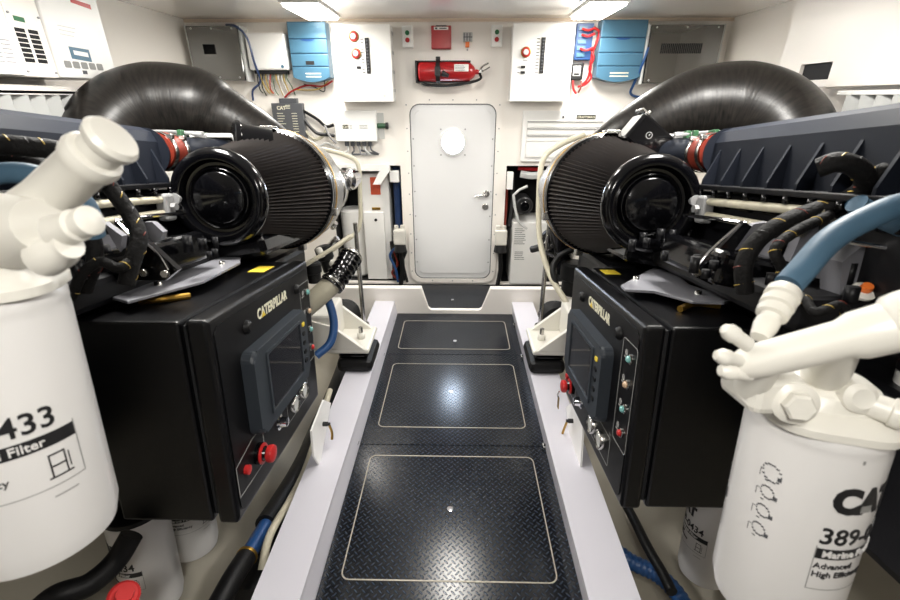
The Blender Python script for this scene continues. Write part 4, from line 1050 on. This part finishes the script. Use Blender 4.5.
a, b = Vector((-0.412, 0.490, -0.064)), Vector((-0.363, 0.480, -0.049)); mb = MB(EM); mb.lathe([(.020, -.02), (.018, 0), (.018, .012), (.014, .014), (.014, .02), (.0165, .022), (.0165, .032), (.010, .036), (0, .037)], align(a, b - a), 20, caps=False); mb.build('bleed_screw', 'wcast', t)
a, b = Vector((-0.429, 0.490, -0.089)), Vector((-0.392, 0.480, -0.074)); mb = MB(EM); mb.lathe([(.022, -.03), (.020, 0), (.015, .008), (.0155, .018), (0, .019)], align(a, b - a), 20, caps=False); mb.build('bleed_screw', 'wcast', t)
t = thing('fuel_hose', 'blue fuel hose passing behind the head of the left fuel filter', 'hose', E((-0.704, 0.750, -0.011)))
mb = MB(EM); mb.tube([(-0.833, 0.720, -0.050), (-0.762, 0.740, -0.016), (-0.703, 0.750, -0.008), (-0.657, 0.760, -0.023), (-0.631, 0.780, -0.062), (-0.642, 0.800, -0.117)], .017, n=18); mb.build('hose', 'hose', t)

# smaller-looking filters low in the bilge
def low_filter(c, label, a, number='389-0434', h=.37, r=.085):
    t = thing('fuel_filter', label, 'fuel filter', E((c[0], c[1], c[2] - h)), 'white fuel filters low in the bilge')
    can_parts(t, c, h, r, a, None, number, False)
    mb = MB(EM); mb.lathe([(r * 1.02, 0), (r * 1.02, .015), (r * .6, .035), (0, .035)], Matrix.Translation(c), 32, caps=False); mb.build('filter_head', 'dark', t)
    return t
low_filter((-0.985, 1.36, -1.035), 'white fuel filter low on the left, directly below the control panel', -12)
low_filter((-0.99, 1.14, -1.035), 'white fuel filter at the bottom left beside the red cap', -70)
low_filter((0.925, 1.30, -1.05), 'white fuel filter seen below the right control panel beside the big filter', -134)
low_filter((1.05, 0.88, -0.42), 'shaded white filter half hidden at the right edge behind the big filter', -60, h=.25, r=.07)
t = thing('filler_cap', 'red cap at the bottom left in front of a white filter', 'cap', E((-0.749, 0.800, -0.961)))
q = Vector((-0.766, 0.800, -0.974)); mb = MB(EM); mb.lathe([(.034, -.05), (.034, .0), (.028, .006), (.020, .006), (.018, .018), (0, .018)], align(q, (.5, -.3, .8)), 20, caps=False); mb.build('cap', 'redp', t)

# ============================================================ HOSES, LOOMS AND PIPES ON THE ENGINES
def hose(name, label, pts, r, m, cat='hose', T=EM, n=14, corr=None, clamps=(), cm='steel', part='hose', group=None):
    p0 = (T @ Vector(pts[0]))
    t = thing(name, label, cat, p0, group)
    MB(T).tube(pts, r, n=n, corr=corr).build(part, m, t)
    for i, cr in clamps:
        a, b = Vector(pts[i]), Vector(pts[min(i + 1, len(pts) - 1)]); d_ = (b - a) if i + 1 < len(pts) else (a - Vector(pts[i - 1]))
        mb = MB(T); mb.lathe([(cr, -.006), (cr + .0025, -.004), (cr + .0025, .004), (cr, .006)], align(a, d_), 20, caps=False); mb.build('hose_clamp', cm, t)
    return t
def loom(label, pts, r, flecks=9):
    t = thing('wiring_loom', label, 'wiring loom', EM @ Vector(pts[0]))
    MB(EM).tube(pts, r, n=12).build('sleeve', 'loom', t)
    P = catmull(pts, 10)
    for k in range(flecks):
        i = int((k + .5) / flecks * (len(P) - 2)); a, b = P[i], P[i + 1]
        mb = MB(EM); mb.lathe([(r + .0005, 0), (r + .0012, .0012), (r + .0005, .0024)], align(a, b - a + Vector((0, .004, .003))), 14, caps=False); mb.build('tie', ('wire_y', 'sred', 'wire_y', 'ink')[k % 4], t)
    return t
loom('thick black loom dropping past the left valve cover to the panel bracket', [(-0.846, 1.100, 0.000), (-0.823, 1.100, -0.051), (-0.791, 1.100, -0.111), (-0.765, 1.080, -0.165), (-0.772, 1.050, -0.219), (-0.783, 1.030, -0.272)], .019)
loom('black loom running along the left charge cooler behind the white pump', [(-1.009, 0.950, 0.035), (-0.922, 0.950, 0.045), (-0.879, 0.970, 0.042), (-0.839, 1.000, 0.033), (-0.838, 1.050, -0.004), (-0.834, 1.080, -0.039)], .021)
loom('second black loom sagging beneath the left loom', [(-1.076, 1.000, -0.005), (-0.959, 1.000, 0.016), (-0.885, 1.000, -0.000), (-0.875, 1.050, -0.061), (-0.857, 1.050, -0.190), (-0.905, 1.050, -0.291)], .018, 6)
loom('thick black loom curling over and down to the right panel', [(0.734, 1.080, -0.292), (0.719, 1.080, -0.223), (0.741, 1.080, -0.162), (0.796, 1.080, -0.119), (0.871, 1.080, -0.088), (0.908, 1.050, -0.061), (0.910, 1.020, -0.029), (0.867, 1.000, 0.004), (0.822, 1.000, 0.016), (0.799, 1.020, 0.004)], .021, 14)
loom('black loom at the right edge beside the big loop', [(1.037, 0.950, -0.029), (0.959, 0.980, -0.004), (0.925, 1.000, 0.000), (0.915, 1.020, -0.031), (0.924, 1.050, -0.076)], .017, 6)
loom('thin black loom with yellow flecks behind the blue hose', [(0.754, 1.000, -0.289), (0.756, 1.000, -0.222), (0.730, 1.000, -0.172), (0.780, 1.020, -0.134), (0.873, 1.050, -0.099)], .012, 9)
loom('tangle of thin black cable behind the white fitting', [(0.724, 1.000, -0.289), (0.769, 0.950, -0.265), (0.768, 0.900, -0.285), (0.816, 0.900, -0.270), (0.845, 0.900, -0.302)], .010, 7)
loom('thin black cable falling behind the left filter', [(-0.903, 1.000, -0.302), (-0.859, 1.000, -0.240), (-0.810, 1.000, -0.209), (-0.770, 1.000, -0.223), (-0.754, 1.020, -0.213)], .012, 5)
# grey and white housings behind the right looms
t = thing('oil_cooler_cover', 'flat grey cover behind the looms on the right engine', 'cover', E((0.979, 1.150, -0.210)))
pg = [(0.765, 1.200, -0.207), (0.802, 1.200, -0.138), (0.838, 1.200, -0.132), (0.836, 1.200, -0.201)]
def slab(pg, th, m, nm, t): 
    mb = MB(EM); a = [mb._v(p) for p in pg]; b = [mb._v((p[0], p[1] + th, p[2])) for p in pg]; k = len(pg)
    mb.bm.faces.new(a); mb.bm.faces.new(b[::-1])
    for i in range(k): mb.bm.faces.new((a[i], b[i], b[(i + 1) % k], a[(i + 1) % k]))
    return mb.build(nm, m, t)
slab(pg, .02, 'plate', 'small_plate', t)
slab([(0.858, 1.120, -0.223), (0.877, 1.120, -0.130), (0.930, 1.120, -0.108), (0.990, 1.120, -0.154), (0.978, 1.120, -0.256)], .03, 'plate', 'cover_plate', t)
slab([(0.935, 1.050, -0.277), (0.927, 1.050, -0.180), (1.046, 1.050, -0.151), (1.159, 1.050, -0.300)], .03, 'dark', 'lower_plate', t)
t = thing('pump_housing', 'grey pump housing with an orange cap at the right edge', 'pump', E((0.968, 1.000, -0.240)))
slab([(0.884, 0.980, -0.282), (0.867, 0.980, -0.195), (0.901, 0.980, -0.159), (0.981, 0.980, -0.154), (1.127, 0.980, -0.280)], .06, 'plate', 'housing', t)
q = Vector((0.901, 0.950, -0.257)); mb = MB(EM); mb.lathe([(.022, 0), (.024, .008), (.015, .012)], align(q, (-.2, -.6, .8)), 20); mb.build('white_base', 'wcast', t)
mb = MB(EM); mb.lathe([(.010, .010), (.012, .016), (.010, .026), (0, .027)], align(q, (-.2, -.6, .8)), 14, caps=False); mb.build('orange_cap', 'orange', t)
hose('coolant_pipe', 'pale blue pipe stub with a rounded cream end at the right edge', [(0.978, 0.900, -0.133), (0.901, 0.920, -0.104), (0.853, 0.950, -0.075), (0.839, 0.950, -0.065)], .020, 'hose', 'pipe')
hose('chrome_rail', 'thin chrome rail slanting behind the blue hose', [(0.855, 0.960, -0.147), (1.009, 0.900, -0.169)], .006, 'chrome', 'rail')
t = thing('cover_plate', 'small grey plate with a bright edge beside the left loom', 'plate', E((-0.823, 1.200, -0.189)))
slab([(-0.849, 1.200, -0.211), (-0.830, 1.200, -0.140), (-0.808, 1.200, -0.140), (-0.783, 1.200, -0.167), (-0.795, 1.200, -0.189)], .02, 'plate', 'plate', t)
slab([(-0.903, 1.150, -0.135), (-0.860, 1.150, -0.171), (-0.874, 1.150, -0.213), (-0.889, 1.150, -0.181)], .02, 'plate', 'lower_plate', t)
t = thing('support_bracket', 'black bolted arm behind the left mounting plate', 'bracket', E((-0.767, 1.100, -0.250)))
slab([(-0.849, 1.150, -0.289), (-0.812, 1.150, -0.168), (-0.790, 1.150, -0.194), (-0.727, 1.150, -0.261), (-0.768, 1.150, -0.291)], .02, 'gblack', 'arm', t)
MB(EM).tube([(-0.802, 1.140, -0.179), (-0.767, 1.140, -0.216), (-0.748, 1.140, -0.259)], .004, n=8).build('bright_edge', 'chrome', t)
mb = MB(EM)
for q in ((-0.808, 1.140, -0.265), (-0.752, 1.140, -0.267)): mb.cyl(q, (q[0], q[1] - .014, q[2]), .010, n=6)
build_each(mb, 'bolt', 'steel', t)
slabR = thing('support_bracket', 'black bolted arm behind the right mounting plate', 'bracket', E((0.725, 1.200, -0.207)))
slab([(0.667, 1.200, -0.280), (0.778, 1.200, -0.132), (0.804, 1.200, -0.148), (0.779, 1.200, -0.240), (0.720, 1.200, -0.305)], .02, 'gblack', 'arm', slabR)
MB(EM).tube([(0.668, 1.190, -0.250), (0.694, 1.190, -0.209), (0.760, 1.190, -0.137)], .004, n=8).build('bright_edge', 'chrome', slabR)
mb = MB(EM); q = (0.663, 1.190, -0.266); mb.cyl(q, (q[0], q[1] - .014, q[2]), .011, n=6); mb.build('bolt', 'steel', slabR)
# black corrugated elbow on the cream pipe, left
t = thing('corrugated_elbow', 'black corrugated elbow with steel clamps on a cream pipe beyond the left panel', 'pipe', E((-0.560, 1.950, -0.508)))
MB(EM).tube([(-0.691, 1.900, -0.621), (-0.610, 1.920, -0.556), (-0.536, 1.950, -0.489)], .046, n=22).build('cream_pipe', 'cream', t)
MB(EM).tube([(-0.553, 1.940, -0.510), (-0.509, 2.000, -0.449), (-0.483, 2.080, -0.393)], .054, n=24, corr=.026).build('corrugated_sleeve', 'gblack', t)
for q, w_ in (((-0.546, 1.950, -0.498), (-0.509, 2.000, -0.449)), ((-0.488, 2.060, -0.404), (-0.483, 2.080, -0.393))):
    mb = MB(EM); a, b = Vector(q), Vector(w_); mb.lathe([(.054, -.006), (.057, -.004), (.057, .006), (.054, .008)], align(a, b - a), 28, caps=False); mb.build('hose_clamp', 'steel', t)
hose('coolant_hose', 'short royal blue hose curving down beyond the left panel', [(-0.605, 1.970, -0.537), (-0.573, 1.970, -0.609), (-0.556, 1.950, -0.700), (-0.572, 1.920, -0.779), (-0.629, 1.880, -0.827)], .019, 'bhose')
hose('vent_pipe', 'thin cream pipe bent around the back of the left air filter', [(-0.817, 2.850, 1.201), (-0.679, 2.850, 1.166), (-0.603, 2.850, 1.107), (-0.606, 2.850, 0.922), (-0.620, 2.800, 0.721), (-0.713, 2.700, 0.650), (-0.819, 2.600, 0.590)], .0135, 'cream', 'pipe', ID)
hose('vent_pipe', 'cream hose hanging from the back of the right air filter to the panel', [(0.762, 2.800, 1.292), (0.622, 2.800, 1.231), (0.520, 2.750, 1.151), (0.504, 2.700, 0.955), (0.514, 2.600, 0.706), (0.562, 2.450, 0.539), (0.634, 2.300, 0.434), (0.703, 2.200, 0.309)], .0165, 'cream', 'pipe', ID)
hose('vent_pipe', 'thin straight cream pipe above the left control panel', [(-0.852, 2.300, 0.628), (-0.704, 2.400, 0.701), (-0.608, 2.500, 0.754)], .012, 'cream', 'pipe', ID)
hose('coolant_hose', 'black hose looping below the right air filter', [(0.591, 2.400, 0.496), (0.575, 2.450, 0.583), (0.620, 2.500, 0.640), (0.686, 2.500, 0.677), (0.759, 2.500, 0.701)], .018, 'rubber', 'hose', ID)
# black throttle actuators behind the filters
def clutter(label, spots_, group=None):
    t = thing('valve_cluster', label, 'valves', spots_[0][0])
    for (c, d_, r, L, m) in spots_:
        a = Vector(c); mb = MB(); mb.lathe([(r * .7, 0), (r, .01), (r, L * .5), (r * .8, L * .55), (r * .8, L)], align(a, d_), 14); mb.build('valve_body', m, t)
    return t
clutter('black and chrome valves hanging below the right air filter', [
    ((0.560, 2.700, 0.728), (.6, 0, -.6), .035, .13, 'rubber'), ((0.476, 2.700, 0.611), (1, 0, .3), .022, .12, 'ink'), ((0.524, 2.620, 0.700), (0, -1, .2), .022, .03, 'chrome'),
    ((0.625, 2.600, 0.799), (.2, 0, -1), .07, .30, 'gblack'), ((0.712, 2.500, 0.603), (0, 0, -1), .08, .2, 'rubber'), ((0.567, 2.600, 0.656), (1, 0, -.5), .04, .10, 'gblack'), ((0.563, 2.500, 0.807), (.5, -.3, .6), .018, .05, 'steel'), ((0.674, 2.400, 0.732), (0, 0, 1), .018, .08, 'cream')])
clutter('steel and white fittings hanging below the left air filter', [
    ((-0.708, 2.500, 0.801), (.5, -.3, .6), .018, .05, 'steel'), ((-0.804, 2.500, 0.680), (.4, 0, -1), .02, .06, 'wcast'), ((-0.795, 2.550, 0.677), (.2, 0, -1), .05, .16, 'rubber'), ((-0.707, 2.600, 0.712), (-.6, 0, -.5), .022, .09, 'steel'), ((-0.816, 2.400, 0.628), (0, 0, -1), .05, .12, 'rubber'),
    ((-0.742, 2.500, 0.593), (1, 0, -.4), .022, .06, 'wcast'), ((-0.656, 2.700, 1.040), (.3, 1, 0), .07, .10, 'chrome')])

# ============================================================ ENGINE FEET ON THE RAILS
def foot(side, x0, label):
    s = side; t = thing('engine_mount', label, 'engine mount', (x0, 2.22, 0.10), 'white engine mounts on the rails')
    B = lambda a, b, bev=.006: MB().box((x0 + s * a[0], a[1], a[2]), (x0 + s * b[0], b[1], b[2]), bev)
    B((-.10, 2.06, .10), (.10, 2.34, .175), .03).build('rubber_block', 'rubber', t)
    B((-.075, 2.09, .17), (.09, 2.32, .215), .02).build('rubber_collar', 'gblack', t)
    B((-.085, 2.08, .21), (.26, 2.36, .24), .012).build('base_flange', 'wcast', t)
    for y in (2.09, 2.33):
        mb = MB(); mb.prism([(x0 - s * .06, .24), (x0 + s * .24, .24), (x0 + s * .24, .42), (x0 + s * .10, .38)], .022, frame((0, y + .011, 0), (1, 0, 0), (0, 0, 1)), bev=.003); mb.build('gusset', 'wcast', t)
    B((.10, 2.09, .24), (.28, 2.34, .44), .015).build('upright', 'wcast', t)
    MB().cyl((x0 - s * .02, 2.21, .235), (x0 - s * .02, 2.21, .275), .022, n=6).build('nut', 'wcast', t)
    MB().cyl((x0 - s * .02, 2.21, .27), (x0 - s * .02, 2.21, .31), .012, n=12).build('stud', 'steel', t)
    return t
foot(-1, -0.545, 'white engine mount on its black rubber block on the left rail')
foot(1, 0.515, 'white engine mount on its black rubber block on the right rail')
for x, y, l in ((-0.60, 2.62, 'vertical steel support rod behind the left engine mount'), (0.565, 2.62, 'vertical steel support rod behind the right engine mount')):
    t = thing('support_rod', l, 'rod', (x, y, .1), 'vertical steel rods')
    MB().cyl((x, y, .10), (x, y, .80), .014, n=14).build('rod', 'steel', t); MB().cyl((x, y, .10), (x, y, .125), .035, n=20, bev=.004).build('foot_flange', 'steel', t)
for x, l in ((-0.78, 'black round rubber bellows behind the left engine mount'), (0.70, 'grey shaft coupling seen behind the right engine mount')):
    t = thing('shaft_bellows', l, 'bellows', (x, 2.8, -.1), 'shaft bellows')
    MB().lathe([(.02, -.12), (.11, -.10), (.09, -.06), (.12, -.03), (.10, 0), (.12, .03), (.09, .07), (.1, .1), (.03, .12)], align((x, 2.78, .09), (0, 1, -.15)), 28).build('bellows', 'rubber', t)
    MB().cyl((x, 2.88, .08), (x, 3.08, .05), .03, n=16).build('shaft', 'steel', t)
# valve plates on the rails
def valve_plate(x, pts, knob, lever, label, s):
    t = thing('valve_plate', label, 'valve plate', (x, pts[0][1], .1), 'white upright valve plates')
    mb = MB(); a = [mb._v((x, p[1], p[2])) for p in pts]; b = [mb._v((x + s * .008, p[1], p[2])) for p in pts]; k = len(pts)
    mb.bm.faces.new(a); mb.bm.faces.new(b[::-1])
    for i in range(k): mb.bm.faces.new((a[i], b[i], b[(i + 1) % k], a[(i + 1) % k]))
    mb.build('plate', 'wpaint', t)
    d_ = Vector((-s, 0, 0)); mb = MB(); mb.lathe([(.010, 0), (.010, .02), (.007, .022), (.007, .03)], align(Vector(knob), d_), 12); mb.build('spindle', 'ink', t)
    mb = MB(); q = Vector(knob) + d_ * .025; mb.tube([q, Vector(lever) + d_ * .03, Vector(lever) + d_ * .03 + Vector((0, -.012, -.03))], .0055, n=8, res=3); mb.build('lever', 'brass', t)
valve_plate(-0.548, [(-0.548, 1.372, 0.290), (-0.548, 1.550, 0.306), (-0.548, 1.631, 0.228), (-0.548, 1.396, 0.085), (-0.548, 1.353, 0.181)], (-0.548, 1.498, 0.220), (-0.548, 1.507, 0.169), 'white upright plate with a yellow lever on the left rail', -1)
valve_plate(0.530, [(0.530, 1.696, 0.170), (0.530, 1.604, 0.269), (0.530, 1.445, 0.296), (0.530, 1.392, 0.087), (0.530, 1.562, 0.064)], (0.530, 1.568, 0.195), (0.530, 1.598, 0.096), 'white upright plate with a yellow lever on the right rail', 1)

# ============================================================ BILGE HOSES
hose('cable_bundle', 'bundle of dark cables running deep in the gap left of the left rail', [(-0.744, 1.036, -0.220), (-0.744, 1.284, -0.220), (-0.744, 1.609, -0.220), (-0.750, 2.012, -0.220), (-0.736, 2.519, -0.220)], .06, 'rubber', 'cables', ID)
hose('bilge_hose', 'black and blue bilge hose with brass clamps below the left panel', [(-0.700, 0.779, 0.082), (-0.700, 0.923, 0.067), (-0.700, 1.023, 0.042)], .034, 'rubber', T=ID, clamps=((2, .034),), cm='brass')
hose('bilge_hose', 'short deep blue hose section between black hoses beside the left rail', [(-0.700, 1.001, 0.043), (-0.700, 1.090, 0.024), (-0.700, 1.192, 0.002)], .028, 'dblue', T=ID)
hose('bilge_hose', 'black hose continuing from the deep blue section up beneath the left panel', [(-0.700, 1.174, 0.007), (-0.700, 1.325, -0.033), (-0.700, 1.564, -0.077), (-0.720, 1.946, -0.129), (-0.760, 2.432, -0.201), (-0.800, 2.879, -0.240)], .042, 'rubber', T=ID)
hose('drain_hose', 'cream drain hose curving along the outside of the left rail', [(-0.630, 0.978, 0.037), (-0.630, 1.069, 0.089), (-0.630, 1.254, 0.048), (-0.625, 1.420, 0.037), (-0.630, 1.641, 0.064), (-0.630, 1.878, 0.120)], .014, 'cream', T=ID)
hose('exhaust_hose', 'thick black hose crossing the bottom left corner', [(-1.151, 0.850, -1.193), (-1.021, 0.860, -1.065), (-0.953, 0.900, -1.060), (-0.923, 0.960, -1.046), (-0.893, 1.000, -0.992)], .030, 'rubber')
hose('bilge_hose', 'blue ribbed hose emerging beside the right rail', [(0.624, 1.183, -0.100), (0.681, 1.127, -0.100), (0.763, 1.085, -0.110), (0.811, 1.010, -0.120), (0.815, 0.877, -0.120)], .030, 'bhose', T=ID, corr=.02)
hose('strap', 'black webbing-wrapped cable running down below the right panel', [(0.720, 1.428, -0.060), (0.720, 1.251, -0.027), (0.720, 1.117, -0.009), (0.730, 1.022, -0.002), (0.730, 0.948, 0.008)], .018, 'rubber', 'cable', ID)
